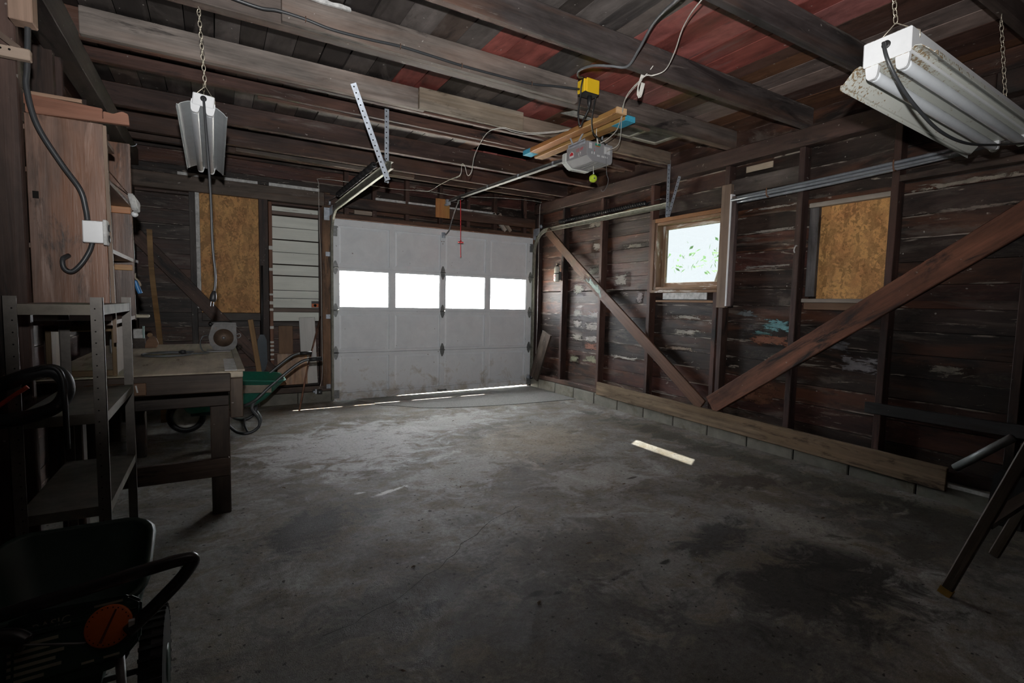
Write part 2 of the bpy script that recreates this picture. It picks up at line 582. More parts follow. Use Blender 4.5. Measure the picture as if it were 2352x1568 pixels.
def glass(name, tint=(1, 1, 1), film=0.0):
    m = bpy.data.materials.new(name)
    m.use_nodes = True
    t = m.node_tree
    t.nodes.clear()
    out = t.nodes.new('ShaderNodeOutputMaterial')
    tr = t.nodes.new('ShaderNodeBsdfTransparent')
    tr.inputs[0].default_value = (*tint, 1)
    gl = t.nodes.new('ShaderNodeBsdfGlossy')
    gl.inputs['Roughness'].default_value = 0.03
    mx = t.nodes.new('ShaderNodeMixShader')
    mx.inputs[0].default_value = 0.04
    t.links.new(tr.outputs[0], mx.inputs[1])
    t.links.new(gl.outputs[0], mx.inputs[2])
    last = mx.outputs[0]
    if film:
        df = t.nodes.new('ShaderNodeBsdfTranslucent')
        df.inputs[0].default_value = (0.8, 0.82, 0.82, 1)
        m2 = t.nodes.new('ShaderNodeMixShader')
        m2.inputs[0].default_value = film
        t.links.new(last, m2.inputs[1])
        t.links.new(df.outputs[0], m2.inputs[2])
        last = m2.outputs[0]
    t.links.new(last, out.inputs[0])
    return m


M_OSB = osb()
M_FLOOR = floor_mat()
M_DOOR = door_mat()
M_PANE = glass('clear_pane')
M_PANE_DIM = glass('dimmed_pane', (0.20, 0.205, 0.205))  # grey tint added to dim the bright outdoors seen through this pane
M_BLOCK = plain('concrete_block', (0.20, 0.195, 0.165), 0.85, var=0.25, sc=7, bump=0.5, dirt=((0.13, 0.115, 0.085), 0.54, 4.0))
M_APRON = plain('asphalt_patch', (0.21, 0.205, 0.195), 0.85, var=0.5, sc=120, bump=0.8)
M_DARK = plain('dark_gap', (0.012, 0.011, 0.010), 0.9, spec=0.1)
M_SHELL = plain('light_block_skin', (0.03, 0.022, 0.018), 0.9, spec=0.1)  # outer skin added behind planks and in gables to block light leaks
M_GALV = plain('galvanised_steel', (0.42, 0.46, 0.52), 0.42, 0.35, var=0.25, sc=30)
M_TRACK = plain('dull_track_steel', (0.25, 0.25, 0.21), 0.5, 0.5, var=0.3, sc=18)
M_STEEL = plain('dull_steel', (0.16, 0.16, 0.16), 0.5, 0.5, var=0.3, sc=25)
M_BLACK = plain('black_rubber', (0.018, 0.018, 0.019), 0.45, spec=0.4)
M_GREYWIRE = plain('grey_cable', (0.11, 0.115, 0.12), 0.5, spec=0.4)
M_CABLE = plain('black_sheathed_cable', (0.038, 0.040, 0.043), 0.4, spec=0.5)
M_WIRE = plain('white_wire', (0.62, 0.60, 0.55), 0.5)
M_WHITE = plain('white_enamel', (0.72, 0.73, 0.74), 0.35, var=0.05)
M_GAL2 = plain('zinc_chain', (0.55, 0.50, 0.40), 0.35, 0.7, var=0.2, sc=40)
M_NAIL = plain('rusty_nail', (0.16, 0.08, 0.045), 0.7, 0.3)
M_PATINA = plain('off_white_strip', (0.50, 0.50, 0.49), 0.6, var=0.35, sc=26, dirt=((0.14, 0.12, 0.10), 0.60, 16.0))

# ================================================================= floor
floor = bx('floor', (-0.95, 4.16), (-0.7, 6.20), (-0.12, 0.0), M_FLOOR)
tag(floor, 'stained grey concrete slab floor of the garage', kind='structure')
# rougher patch in front of the door, slightly proud
ap = [(1.45, 6.13), (1.62, 5.66), (1.80, 5.52), (1.97, 5.33), (2.2, 5.22), (2.5, 5.14), (3.1, 5.05), (3.93, 5.02), (3.93, 6.13)]
prism('apron_patch', ap, 0.006, M_APRON, floor)
for nm, pts in (('crack', [(1.76, 5.6), (1.67, 5.38), (1.60, 5.1), (1.65, 4.84), (1.70, 4.41), (1.66, 4.1), (1.69, 3.85), (1.61, 3.36), (1.64, 3.0)]),
                ('crack', [(1.8, 5.50), (2.0, 5.30), (2.5, 5.13), (3.0, 5.05), (3.9, 5.01)]),
                ('crack', [(2.05, 5.62), (2.5, 5.55), (2.9, 5.60), (3.4, 5.52), (3.75, 5.60)]),
                ('crack', [(0.30, 1.80), (0.58, 1.88), (0.83, 2.03), (1.03, 2.19), (1.3, 2.37), (1.56, 2.47)])):
    bm = bmesh.new()
    P = []
    for a, b in zip(pts, pts[1:]):
        for i in range(5):
            t = i / 5
            P.append((a[0] + (b[0] - a[0]) * t + RND.uniform(-.014, .014), a[1] + (b[1] - a[1]) * t + RND.uniform(-.014, .014)))
    P.append(pts[-1])
    hi = 0.0075 if pts[0][1] > 5.4 and pts[0][0] > 1.77 else 0.001
    top = [(bm.verts.new((x, y - RND.uniform(.0003, .0025), hi)), bm.verts.new((x, y + RND.uniform(.0003, .0025), hi))) for x, y in P]
    for (a, b), (c, d) in zip(top, top[1:]):
        bm.faces.new((a, c, d, b))
    finish(nm, from_bm(bm, nm), M_DARK, floor)

# ================================================================= plank rows with openings
BROWNS = [(0.038, 0.019, 0.014), (0.052, 0.022, 0.016), (0.028, 0.017, 0.013), (0.064, 0.029, 0.018), (0.034, 0.022, 0.018), (0.022, 0.014, 0.011), (0.052, 0.020, 0.016)]


def cut(row, holes):
    """split rectangle (u0,u1,v0,v1) around rectangular holes"""
    rects = [row]
    for (a, b, c, d) in holes:
        nxt = []
        for (u0, u1, v0, v1) in rects:
            if b <= u0 or a >= u1 or d <= v0 or c >= v1:
                nxt.append((u0, u1, v0, v1)); continue
            if v0 < c: nxt.append((u0, u1, v0, c))
            if d < v1: nxt.append((u0, u1, d, v1))
            m0, m1 = max(v0, c), min(v1, d)
            if u0 < a: nxt.append((u0, a, m0, m1))
            if b < u1: nxt.append((b, u1, m0, m1))
        rects = nxt
    return [r for r in rects if r[1] - r[0] > 0.03 and r[3] - r[2] > 0.012]


def rows(u0, u1, z0, z1, pitch, holes, joints):
    z = z0
    while z < z1 - 0.02:
        zt = min(z + pitch, z1)
        js = [u0] + sorted(j for j in joints() if u0 + .2 < j < u1 - .2) + [u1]
        for a, b in zip(js, js[1:]):
            for r in cut((a + 0.001, b - 0.001, z + 0.002, zt - 0.002), holes):
                yield r
        z = zt


# ---- right wall: outer shell, block footing, sill, studs, planks, plate, braces
SH = M_SHELL
wall_right = multi('wall_right', [(4.10, 4.13, a, b, c, d) for (a, b, c, d) in cut((-0.7, 6.40, -0.1, 2.90), [(3.01, 3.82, 1.37, 2.06)])], SH)
tag(wall_right, 'plank wall with studs and braces on the window side', kind='structure')
yb = 0.40
HR = [(3.005, 3.825, 1.365, 2.065), (1.66, 2.255, 1.275, 2.02)]
for (a, b, c, d) in rows(-0.6, 6.14, 0.135, 2.76, 0.1555, HR, lambda: [RND.choice([4.68, 3.88, 3.07, 2.33]) for _ in range(RND.choice([0, 1, 1]))]):
    dx = RND.uniform(0, 0.006)
    bx('plank', (4.06 + dx, 4.082 + dx), (a, b), (c, d), M_PLANK, wall_right, RND.choice(BROWNS), axis=1, jit=0.0025)
# concrete block footing
y = 5.93
while y > -0.6:
    bx('block', (3.955, 4.12), (y - 0.405, y - 0.004), (-0.02, 0.135 - 0.004), M_BLOCK, wall_right, axis=1, bev=0.006)
    y -= 0.41
bx('block', (3.955, 4.12), (5.935, 6.13), (-0.02, 0.131), M_BLOCK, wall_right, axis=1, bev=0.006)
bx('footing_mortar', (3.962, 4.1), (-0.6, 6.13), (-0.02, 0.128), M_DARK, wall_right)
bx('sill_plate', (3.965, 4.06), (4.64, 6.13), (0.135, 0.195), M_BEAM, wall_right, (0.10, 0.062, 0.05), bev=0.004)
bx('sill_plate', (3.985, 4.06), (-0.6, 4.64), (0.135, 0.195), M_STUD, wall_right, (0.05, 0.03, 0.024))
for i, (ys, zt, zb, cc) in enumerate(((5.42, 2.46, .195, (0.055, .028, .022)), (4.655, 2.46, .195, (0.07, .036, .028)), (3.86, 2.46, .195, (.07, .032, .024)),
                                      (3.03, 1.36, .195, (.075, .036, .028)), (2.965, 2.46, .195, (.05, .028, .023)), (2.30, 2.46, .195, (.06, .034, .03)), (1.655, 2.46, .195, (.06, .030, .024)),
                                      (0.97, 2.46, .195, (.05, .028, .022)), (0.30, 2.46, .195, (.045, .028, .022)), (-0.4, 2.46, .195, (.045, .028, .022)), (6.05, 2.46, .195, (.04, .024, .02)))):
    bx('stud', (3.965, 4.055), (ys, ys + 0.045), (zb, zt), M_STUD, wall_right, cc, bev=0.003)
bx('top_plate', (3.955, 4.06), (1.2, 6.14), (2.465, 2.600), M_STUD, wall_right, (0.050, 0.030, 0.025), bev=0.004)
bx('top_plate', (3.955, 4.06), (-0.6, 1.198), (2.465, 2.600), M_STUD, wall_right, (0.047, 0.028, 0.024), bev=0.004)
# blocking between studs
bx('blocking', (3.985, 4.05), (3.91, 4.655), (2.20, 2.245), M_STUD, wall_right, (0.05, 0.03, 0.025))
bx('blocking', (3.99, 4.05), (2.35, 2.96), (2.20, 2.33), M_STUD, wall_right, (0.085, 0.07, 0.062))
bx('blocking', (3.97, 4.05), (0.98, 1.655), (2.07, 2.11), M_STUD, wall_right, (0.07, 0.045, 0.035))
# white peeled plank patches above
# diagonal braces
board('brace', (3.945, 5.78, 2.20), (3.945, 4.66, 1.353), 0.115, 0.022, M_STUD, wall_right, (0.085, 0.048, 0.030), (1, 0, 0), 0.003)
board('brace', (3.938, 5.12, 1.701), (3.938, 3.11, 0.275), 0.125, 0.024, M_BRACE1, wall_right, (0.115, 0.055, 0.032), (1, 0, 0), 0.003)
board('brace', (3.940, 3.02, 0.30), (3.940, 0.62, 2.035), 0.165, 0.026, M_STUD, wall_right, (0.155, 0.062, 0.036), (1, 0, 0), 0.004)
# weathered board along the foot
kick = board('kick_board', (3.935, 4.625, 0.205), (3.935, 1.255, 0.155), 0.155, 0.028, M_WEATHER, wall_right, (0.20, 0.145, 0.095), (1, 0, 0), 0.004)
board('rail_board', (3.945, 1.745, 0.525), (3.945, 0.55, 0.535), 0.075, 0.03, M_STUD, wall_right, (0.033, 0.032, 0.033), (1, 0, 0), 0.003)
# light trim boards round the boarded window, plus the window's own trims are built with it
# ---- teal and grey paint left on some planks
def flake_mat():
    k = NT('paint_flake_remnant')
    co = k.objco()
    tc = k.n('ShaderNodeTexCoord')
    sub = k.n('ShaderNodeVectorMath', operation='SUBTRACT')
    k.L(tc.outputs['Generated'], sub.inputs[0])
    sub.inputs[1].default_value = (0.5, 0.5, 0.5)
    sp = k.n('ShaderNodeSeparateXYZ')
    k.L(sub.outputs[0], sp.inputs[0])
    r = k.math('MAXIMUM', k.math('ABSOLUTE', sp.outputs[0]), k.math('ABSOLUTE', sp.outputs[1]))
    nz = k.noise(co, (9, 30, 30), 1.0, 6, 0.75, 0.8)
    n2 = k.noise(co, (14, 26, 26), 1.0, 4, 0.7)
    val = k.math('ADD', nz, k.rng(r, 0.1, 0.5, 0.12, -0.16))
    k.L(k.rng(val, 0.485, 0.53), k.b.inputs['Alpha'])
    k.col(k.mix(1.0, objcol(k), k.grey(k.rng(n2, 0.3, 0.7, 0.55, 1.2)), 'MULTIPLY'))
    k.rough(0.55, 0.35)
    return k.m


M_TEAL = flake_mat()


def ragged(name, n, rx, rz, at, col, parent, mat):
    return prism(name, [(-rx * 1.25, -rz * 1.2), (rx * 1.25, -rz * 1.2), (rx * 1.25, rz * 1.2), (-rx * 1.25, rz * 1.2)], 0.0012, mat, parent, axes(at, (0, -1, 0), (0, 0, 1)), col)


for (yy, zz, rx, rz, col) in ((2.50, 1.065, 0.13, 0.062, (0.12, 0.26, 0.28)), (2.62, 0.99, 0.10, 0.02, (0.09, 0.2, 0.2)), (2.2, 0.99, 0.06, 0.04, (0.06, 0.13, 0.15)),
                              (1.86, 0.80, 0.13, 0.065, (0.20, 0.19, 0.20)), (2.0, 0.93, 0.08, 0.05, (0.12, 0.115, 0.12)), (1.35, 0.83, 0.12, 0.028, (0.20, 0.18, 0.15)), (2.78, 1.15, 0.10, 0.03, (0.11, .12, .125)),
                              (5.25, 0.49, 0.10, 0.05, (0.22, 0.22, 0.15)), (4.9, 0.52, 0.16, 0.055, (0.22, 0.21, 0.14)), (4.9, 0.93, 0.16, 0.06, (0.26, 0.23, 0.2)), (4.85, 1.08, 0.13, 0.045, (0.24, 0.215, 0.19)), (5.2, 1.1, 0.10, 0.06, (0.26, 0.24, 0.2)), (5.2, 0.95, 0.10, 0.05, (0.27, 0.24, 0.21)),
                              (4.42, 1.50, 0.13, 0.075, (0.26, 0.235, 0.205)), (4.85, 1.92, 0.10, 0.06, (0.29, 0.265, 0.235)), (4.1, 1.30, 0.05, 0.07, (0.24, 0.19, 0.18)), (3.45, 1.1, 0.17, 0.02, (0.28, .25, .21)), (4.2, 1.87, 0.2, 0.03, (0.2, .18, .15)), (5.2, 0.78, .12, .05, (.3, .27, .23)), (4.9, 0.78, .16, .05, (.3, .27, .24)), (4.9, .68, .15, .05, (.2, .08, .05)), (5.2, 1.4, .12, .08, (.2, .19, .15)), (3.45, .95, .2, .03, (.3, .27, .23)), (4.3, .60, .25, .02, (.4, .37, .32)), (2.55, .93, .2, .05, (.17, .06, .03)), (4.9, 2.2, .2, .05, (.2, .18, .15)), (1.3, 2.02, .3, .02, (.3, .26, .21)), (1.3, 1.85, .3, .015, (.22, .18, .15)), (2.6, 1.86, .22, .012, (.3, .27, .24)), (2.6, 2.05, .22, .012, (.3, .27, .24)), (2.6, 1.56, .22, .012, (.25, .22, .2)), (4.25, 2.30, .22, .04, (.3, .2, .12)), (3.5, .78, .2, .02, (.26, .2, .15)), (2.65, .55, .2, .06, (.13, .055, .03)), (2.65, .42, .2, .06, (.13, .055, .03)), (4.9, 1.63, .15, .05, (.17, .17, .14))):
    ragged('paint_flake', 22, rx, rz, (4.0592, yy, zz), col, wall_right, M_TEAL)
# teal paint on the brace
prism('paint_flake', [(-.20, -.05), (-.05, -.058), (.10, -.055), (.26, -.06), (.23, -.01), (.27, .055), (.05, .058), (-.12, .056), (-.16, .01), (-.24, .03)], 0.0015,
      M_TEAL, wall_right,
      axes((3.9255, 4.74, 1.433), (0, -0.8157, -0.5785), (0, -0.5785, 0.8157)), (0.27, 0.36, 0.31))

# ---- window in the right wall
M_SASH = wood('flecked_sash_wood', 0.25, [((0.60, 0.56, 0.50), 0.56, 0.05, (2, 12, 12))], 0.5, 0.35, None, 30, 0.35)  # pale paint flecks over each part's own wood colour
win = root('window_1', (4.05, 3.41, 1.37), 'timber window with one bright pane on the plank wall', kind='structure')
wy0, wy1, wz0, wz1 = 3.01, 3.82, 1.37, 2.06
for nm, ys, zs, c in (('jamb', (wy1 - .03, wy1), (wz0, wz1), (.17, .10, .06)), ('jamb', (wy0, wy0 + .03), (wz0, wz1), (.13, .08, .05)),
                      ('head', (wy0 + .03, wy1 - .03), (wz1 - .03, wz1), (.20, .12, .07)), ('sill', (wy0 + .03, wy1 - .03), (wz0, wz0 + .03), (.22, .12, .06))):
    bx(nm, (3.965, 4.115), ys, zs, M_SASH, win, c, bev=0.003)
sash = root('sash', (4.08, 3.41, 1.40)); sash.parent = win; sash.matrix_parent_inverse = W[win.name].inverted()
sy0, sy1, sz0, sz1 = wy0 + .03, wy1 - .03, wz0 + .03, wz1 - .03
for nm, ys, zs in (('stile', (sy1 - .045, sy1), (sz0, sz1)), ('stile', (sy0, sy0 + .045), (sz0, sz1)), ('rail', (sy0 + .045, sy1 - .045), (sz1 - .04, sz1)), ('rail', (sy0 + .045, sy1 - .045), (sz0, sz0 + .045))):
    bx(nm, (4.045, 4.085), ys, zs, M_SASH, sash, (.25, .16, .10), bev=0.004)
bx('pane', (4.062, 4.066), (sy0 + .04, sy1 - .04), (sz0 + .04, sz1 - .035), M_PANE_DIM, sash)
for nm, ys, zs, c in (('casing', (wy1, wy1 + .045), (wz0 - .02, wz1 + .04), (.14, .08, .05)), ('casing', (wy0, wy1), (wz1, wz1 + .04), (.24, .115, .05)), ('stool', (wy0 + .02, wy1 + .03), (wz0 - .03, wz0), (.21, .115, .055))):
    bx(nm, (3.955, 4.05), ys, zs, M_SASH if nm != 'casing' else M_WOOD, win, c, bev=0.003)
bx('apron_strip', (3.99, 4.045), (3.08, 3.80), (1.245, 1.265), M_WOOD, win, (.22, .12, .06))
bx('patch_plate', (3.985, 3.992), (3.16, 3.70), (1.275, 1.345), M_PATINA, win, bev=0.001)

# ---- boarded window
bw = root('window_2', (4.05, 1.95, 1.28), 'window opening boarded with strand board between two studs', kind='structure')
bx('osb_panel', (4.035, 4.047), (1.70, 2.185), (1.285, 1.99), M_OSB, bw, axis=2)
bx('trim', (3.985, 4.04), (1.70, 2.255), (1.985, 2.02), M_WOOD, bw, (.30, .265, .225), bev=.003)
bx('trim', (4.0, 4.045), (2.185, 2.255), (1.30, 1.985), M_STUD, bw, (.09, .085, .085), bev=.003)
bx('trim', (4.02, 4.05), (1.70, 1.715), (1.30, 1.97), M_PATINA, bw)
bx('sill', (3.965, 4.05), (1.70, 2.26), (1.255, 1.285), M_WOOD, bw, (.26, .225, .19), bev=.003)
bx('sill_apron', (3.985, 4.05), (1.70, 2.25), (1.20, 1.255), M_WOOD, bw, (.13, .075, .045), bev=.003)

# ---- front wall
fw = multi('wall_front', [(a, b, 6.30, 6.33, c, d) for (a, b, c, d) in cut((-0.95, 4.13, -0.1, 2.90), [(1.17, 3.94, -0.2, 2.14)])], SH)
tag(fw, 'plank and stud wall around the garage door', kind='structure')
HF = [(0.50, 1.10, 0.93, 2.24), (1.14, 3.95, -0.1, 2.15)]
for (a, b, c, d) in rows(-0.76, 4.05, 0.135, 2.74, 0.1495, HF, lambda: []):
    dy = RND.uniform(0, 0.006)
    bx('plank', (a, b), (6.245 + dy, 6.267 + dy), (c, d), M_PLANK, fw, RND.choice(BROWNS), axis=0, jit=0.0025)
# white painted clapboards seen from inside between the studs
zs_ = [0.94, 1.045, 1.09, 1.20, 1.29, 1.45, 1.575, 1.715, 1.85, 1.99, 2.115, 2.165, 2.22]
for a, b in zip(zs_, zs_[1:]):
    dark = b - a < 0.055
    gap = 0.012 if round(a, 3) in (1.45, 1.575, 1.85, 2.115) else 0.004
    bx('clapboard', (0.55, 1.06), (6.222 if dark else 6.235 + RND.uniform(0, .006), 6.262), (a + gap, b - 0.002), M_SIDING if not dark else M_WOOD, fw,
       (0.68, 0.70, 0.64) if not dark else (0.16, 0.12, 0.10), axis=0, jit=.002)
for (x0, x1, zb, zt, c, m) in ((-0.76, -0.66, .15, 2.26, (.035, .025, .02), M_STUD), (-0.21, -0.155, .15, 2.26, (.055, .048, .045), M_STUD), (0.425, 0.515, .15, 2.42, (.045, .027, .022), M_STUD),
                               (0.52, 0.555, .15, 2.25, (.16, .072, .042), M_BRACE1), (1.045, 1.075, .15, 2.25, (.07, .04, .03), M_STUD), (1.075, 1.165, .13, 2.42, (.17, .092, .05), M_STUD),
                               (3.945, 3.985, .13, 2.3, (.16, .085, .05), M_STUD)):
    bx('stud' if x1 - x0 < .095 else 'post', (x0, x1), (6.15, 6.245), (zb, zt), m, fw, c, bev=.003)
# painted marks round the narrow stud
for zz, hh in ((1.50, .03), (1.23, .02), (1.13, .035), (1.06, .025), (.86, .03), (.70, .022), (.66, .02), (.61, .025), (.565, .02), (.51, .015), (1.73, .04)):
    bx('paint_band', (0.519, 0.556), (6.1485, 6.16), (zz, zz + hh), M_SIDING, fw, (.55, .54, .50), axis=0)
bx('silver_strip', (-0.155, -0.12), (6.155, 6.20), (1.08, 2.26), M_PATINA, fw)
bx('top_plate', (-0.76, 1.10), (6.14, 6.24), (2.262, 2.415), M_BEAM, fw, (.085, .065, .052), bev=.004)
bx('white_strip', (-0.30, 0.42), (6.16, 6.23), (2.417, 2.447), M_PATINA, fw)
bx('white_strip', (0.53, 1.05), (6.16, 6.23), (2.417, 2.452), M_PATINA, fw)
bx('white_strip', (1.69, 2.06), (6.15, 6.22), (2.402, 2.43), M_PATINA, fw)
bx('white_strip', (2.10, 3.32), (6.15, 6.22), (2.405, 2.428), M_PATINA, fw)
bx('window_rail', (-0.12, 0.43), (6.15, 6.24), (0.95, 1.035), M_STUD, fw, (.07, .062, .055), bev=.004)
bx('header_rail', (1.10, 3.98), (6.14, 6.22), (2.275, 2.40), M_BEAM, fw, (.062, .038, .03), bev=.004)
bx('door_header', (1.10, 3.98), (6.155, 6.245), (2.142, 2.20), M_BEAM, fw, (.10, .055, .038), bev=.004)
for xx in (1.33, 1.66, 2.07, 2.52, 2.91, 3.32, 3.8):
    bx('cripple_stud', (xx, xx + .05), (6.175, 6.245), (2.20, 2.72), M_STUD, fw, (.085, .045, .035))
board('cripple_brace', (3.30, 6.165, 2.42), (3.50, 6.165, 2.20), .05, .03, M_WOOD, fw, (.34, .31, .27), (0, 1, 0))
board('cripple_brace', (3.39, 6.165, 2.42), (3.58, 6.165, 2.20), .05, .03, M_WOOD, fw, (.25, .2, .16), (0, 1, 0))
bx('pale_board', (1.45, 1.70), (6.20, 6.24), (2.22, 2.265), M_WOOD, fw, (.27, .22, .18))
bx('sill_plate', (-0.76, 1.16), (6.14, 6.245), (0.13, 0.19), M_STUD, fw, (.085, .06, .048))
for i in range(5):
    bx('block', (-0.76 + i * .39, -0.76 + i * .39 + .384), (6.13, 6.29), (-.02, .127), M_BLOCK, fw, axis=0, bev=.006)
board('brace', (-0.66, 6.135, 1.80), (0.60, 6.135, 0.30), .125, .024, M_STUD, fw, (.075, .042, .032), (0, 1, 0), .003)
for xs_, zs_2 in (((1.10, 1.20), (-.05, 2.16)), ((3.915, 4.05), (-.05, 2.16)), ((1.10, 4.05), (2.118, 2.20))):
    bx('leak_stop', xs_, (6.162, 6.30), zs_2, M_STUD, fw, (.06, .04, .03))  # unseen boards added to stop daylight leaking round the door
# boarded window beside it
ob = root('window_3', (0.15, 6.2, 1.04), 'tall opening boarded with strand board behind the workbench', kind='structure')
bx('osb_panel', (-0.118, 0.424), (6.185, 6.198), (1.036, 2.262), M_OSB, ob, axis=2)

# ---- left wall
wl = multi('wall_left', [(-0.95, -0.92, -0.7, 6.40, -0.1, 2.90)], SH)
tag(wl, 'dark plank wall behind the workbench and shelves', kind='structure')
for (a, b, c, d) in rows(-0.6, 6.14, 0.0, 2.76, 0.1555, [], lambda: [RND.choice([4.68, 3.88, 1.07, 2.33])]):
    bx('plank', (-0.80, -0.778), (a, b), (c, d), M_PLANK, wl, RND.choice(BROWNS), axis=1, jit=.0025)
for ys in (5.9, 5.1, 4.3, 3.5, 1.9, 1.1, .3, -.5):
    bx('stud', (-0.777, -0.69), (ys, ys + .045), (0.0, 2.45), M_STUD, wl, (.045, .028, .023))
bx('top_plate', (-0.715, -0.61), (3.62, 6.14), (2.455, 2.600), M_STUD, wl, (.046, .036, .031), bev=.004)
bx('top_plate', (-0.725, -0.60), (0.8, 3.615), (2.435, 2.600), M_STUD, wl, (.036, .029, .026), bev=.004)
bx('top_plate', (-0.725, -0.60), (-0.6, 0.798), (2.435, 2.600), M_STUD, wl, (.036, .029, .026), bev=.004)
bx('post', (-0.775, -0.613), (2.60, 2.64), (0.0, 2.43), M_STUD, wl, (.060, .036, .029), bev=.004)
bx('post', (-0.775, -0.665), (3.56, 3.60), (1.5, 2.43), M_STUD, wl, (.05, .03, .026), bev=.004)

# ---- back wall, behind the camera
wb = bx('wall_back', (-0.95, 4.13), (-0.73, -0.70), (-0.1, 2.90), M_STUD, None, (.05, .032, .026))
tag(wb, 'plain plank wall behind the viewer', kind='structure')

# ================================================================= ceiling: joists, sister boards, loose planks
ceil = root('ceiling', (1.6, 2.8, 2.6), 'joists carrying loose old planks overhead', kind='structure')
JC = [(.055, .040, .035), (.060, .047, .042), (.075, .060, .052)]
for (yj, zb, th, c, x1) in ((-0.55, 2.60, .045, JC[0], 4.02), (0.04, 2.60, .045, JC[0], 4.02), (0.95, 2.60, .045, JC[0], 4.02), (1.60, 2.60, .048, (.052, .045, .044), 3.98), (2.285, 2.595, .05, (.058, .048, .046), 4.02),
                            (2.935, 2.60, .075, (.105, .085, .075), 4.0), (3.68, 2.60, .045, (.075, .042, .034), 4.0), (4.19, 2.675, .05, (.085, .045, .036), 4.0), (4.79, 2.60, .06, (.066, .040, .034), 4.0), (5.42, 2.60, .05, (.055, .036, .031), 4.0), (5.70, 2.60, .045, (.06, .038, .03), 4.0)):
    bx('joist', (-0.72, x1), (yj, yj + th), (zb, 2.757), M_BEAM, ceil, c, bev=.004)
bx('sister_board', (-0.60, 1.36), (3.622, 3.668), (2.598, 2.745), M_BEAM, ceil, (.21, .18, .16), bev=.003)
bx('sister_board', (1.30, 2.18), (3.578, 3.618), (2.592, 2.74), M_WEATHER, ceil, (.29, .245, .195), bev=.003)
bx('sister_board', (2.1, 3.93), (3.622, 3.668), (2.612, 2.73), M_BEAM, ceil, (.20, .155, .12), bev=.003)
bx('sister_board', (0.32, 2.2), (2.892, 2.932), (2.60, 2.752), M_BEAM, ceil, (.15, .125, .11), bev=.003)
bx('sister_board', (0.20, 2.0), (5.655, 5.695), (2.605, 2.70), M_BEAM, ceil, (.115, .095, .08), bev=.003)
bx('sister_board', (2.30, 3.0), (2.99, 3.02), (2.585, 2.64), M_BEAM, ceil, (.10, .065, .05), bev=.003)
bx('sister_board', (0.3, 3.9), (4.242, 4.28), (2.66, 2.72), M_BEAM, ceil, (.11, .06, .045), bev=.003)

GREYS = [(.068, .058, .054), (.036, .031, .029), (.12, .105, .098), (.048, .040, .036), (.085, .063, .053), (.026, .022, .021)]
REDS = [(.28, .080, .066), (.24, .066, .054), (.33, .105, .092), (.195, .053, .044), (.30, .115, .105)]
WARM = [(.13, .064, .040), (.10, .052, .040), (.15, .070, .038), (.085, .047, .038)]
LT = [(.27, .20, .175), (.20, .155, .14), (.23, .16, .135)]
seams = [-0.76, -0.6, -0.44, -0.28, -0.12, 0.03, 0.16, 0.295, 0.46, 0.62, 0.775, 0.935, 1.12, 1.283, 1.45, 1.60, 1.715, 1.87, 2.0, 2.14, 2.30, 2.452, 2.62, 2.765, 2.98, 3.11, 3.262, 3.44, 3.62, 3.78, 3.945, 4.07]


def plank_colour(x, y):
    r = RND.random()
    if x < 1.12: return RND.choice(GREYS)
    if x < 1.30: return REDS[3] if 2.9 < y < 3.7 else RND.choice(GREYS)
    if x < 1.72: return RND.choice(REDS[:2]) if 2.1 < y < 3.0 else RND.choice(GREYS[2:4] + [(.11, .092, .082)])
    if x < 2.14: return RND.choice([(.12, .10, .09), (.085, .075, .07), (.065, .058, .056)]) if y < 3.7 else RND.choice(GREYS + WARM[1:2])
    if x < 2.98: return RND.choice(REDS) if r < .85 or y < 2.9 else RND.choice(WARM)
    if x < 3.26: return RND.choice(WARM)
    if x < 3.62: return RND.choice(LT) if y < 3.6 else RND.choice(WARM + GREYS[:1])
    return RND.choice(WARM)


jys = [-0.7, 0.30, 0.97, 1.625, 2.31, 2.96, 3.70, 4.215, 4.82, 5.44, 6.24]
for a, b in zip(seams, seams[1:]):
    cuts = [jys[0]]
    for j in jys[1:-1]:
        if RND.random() < (0.62 if a > 1 else 0.45): cuts.append(j)
    if 1.1 <= a < 3.0: cuts = sorted(set(cuts + [2.31, 2.96, 3.70]))
    if 2.2 < a < 2.95: cuts = sorted(set(cuts + [3.70, 4.82]))
    cuts.append(6.24)
    cuts = sorted(set(cuts))
    for c, d in zip(cuts, cuts[1:]):
        if 2.2 < a < 2.95 and 3.65 < c < 4.8: continue      # a gap in the loft boards
        dz = RND.uniform(0, .007)
        g = RND.choice([.0015, .002, .0035])
        bx('plank', (a + g, b - g), (c + .001, d - .001), (2.757 + dz, 2.777 + dz), M_CEIL, ceil, plank_colour(a, (c + d) / 2), axis=1, jit=.0015)
bx('loose_plank', (2.72, 2.85), (3.66, 4.3), (2.763, 2.78), M_CEIL, ceil, (.20, .16, .13), axis=1)

# roof and eaves that keep the loft dark
roofm = plain('roof_felt', (.05, .045, .04), .9)
for nm, pts in (('roof', None),):
    bm = bmesh.new()
    for (xa, za, xb, zb) in ((4.47, 2.62, 1.6, 4.25), (-1.29, 2.62, 1.6, 4.25)):
        q = [bm.verts.new(v) for v in ((xa, -1.2, za), (xa, 6.59, za), (xb, 6.59, zb), (xb, -1.2, zb))]
        w_ = [bm.verts.new(v) for v in ((xa, -1.2, za + .06), (xa, 6.59, za + .06), (xb, 6.59, zb + .06), (xb, -1.2, zb + .06))]
        bm.faces.new(q); bm.faces.new(w_[::-1])
        for i in range(4): bm.faces.new((q[i], q[(i + 1) % 4], w_[(i + 1) % 4], w_[i]))
    bm_box(bm, -1.2, 4.42, 6.30, 6.59, 2.63, 2.66)
    roof = finish('roof', from_bm(bm, 'roof'), roofm, None)
    tag(roof, 'gable roof with eaves over the garage', kind='structure')
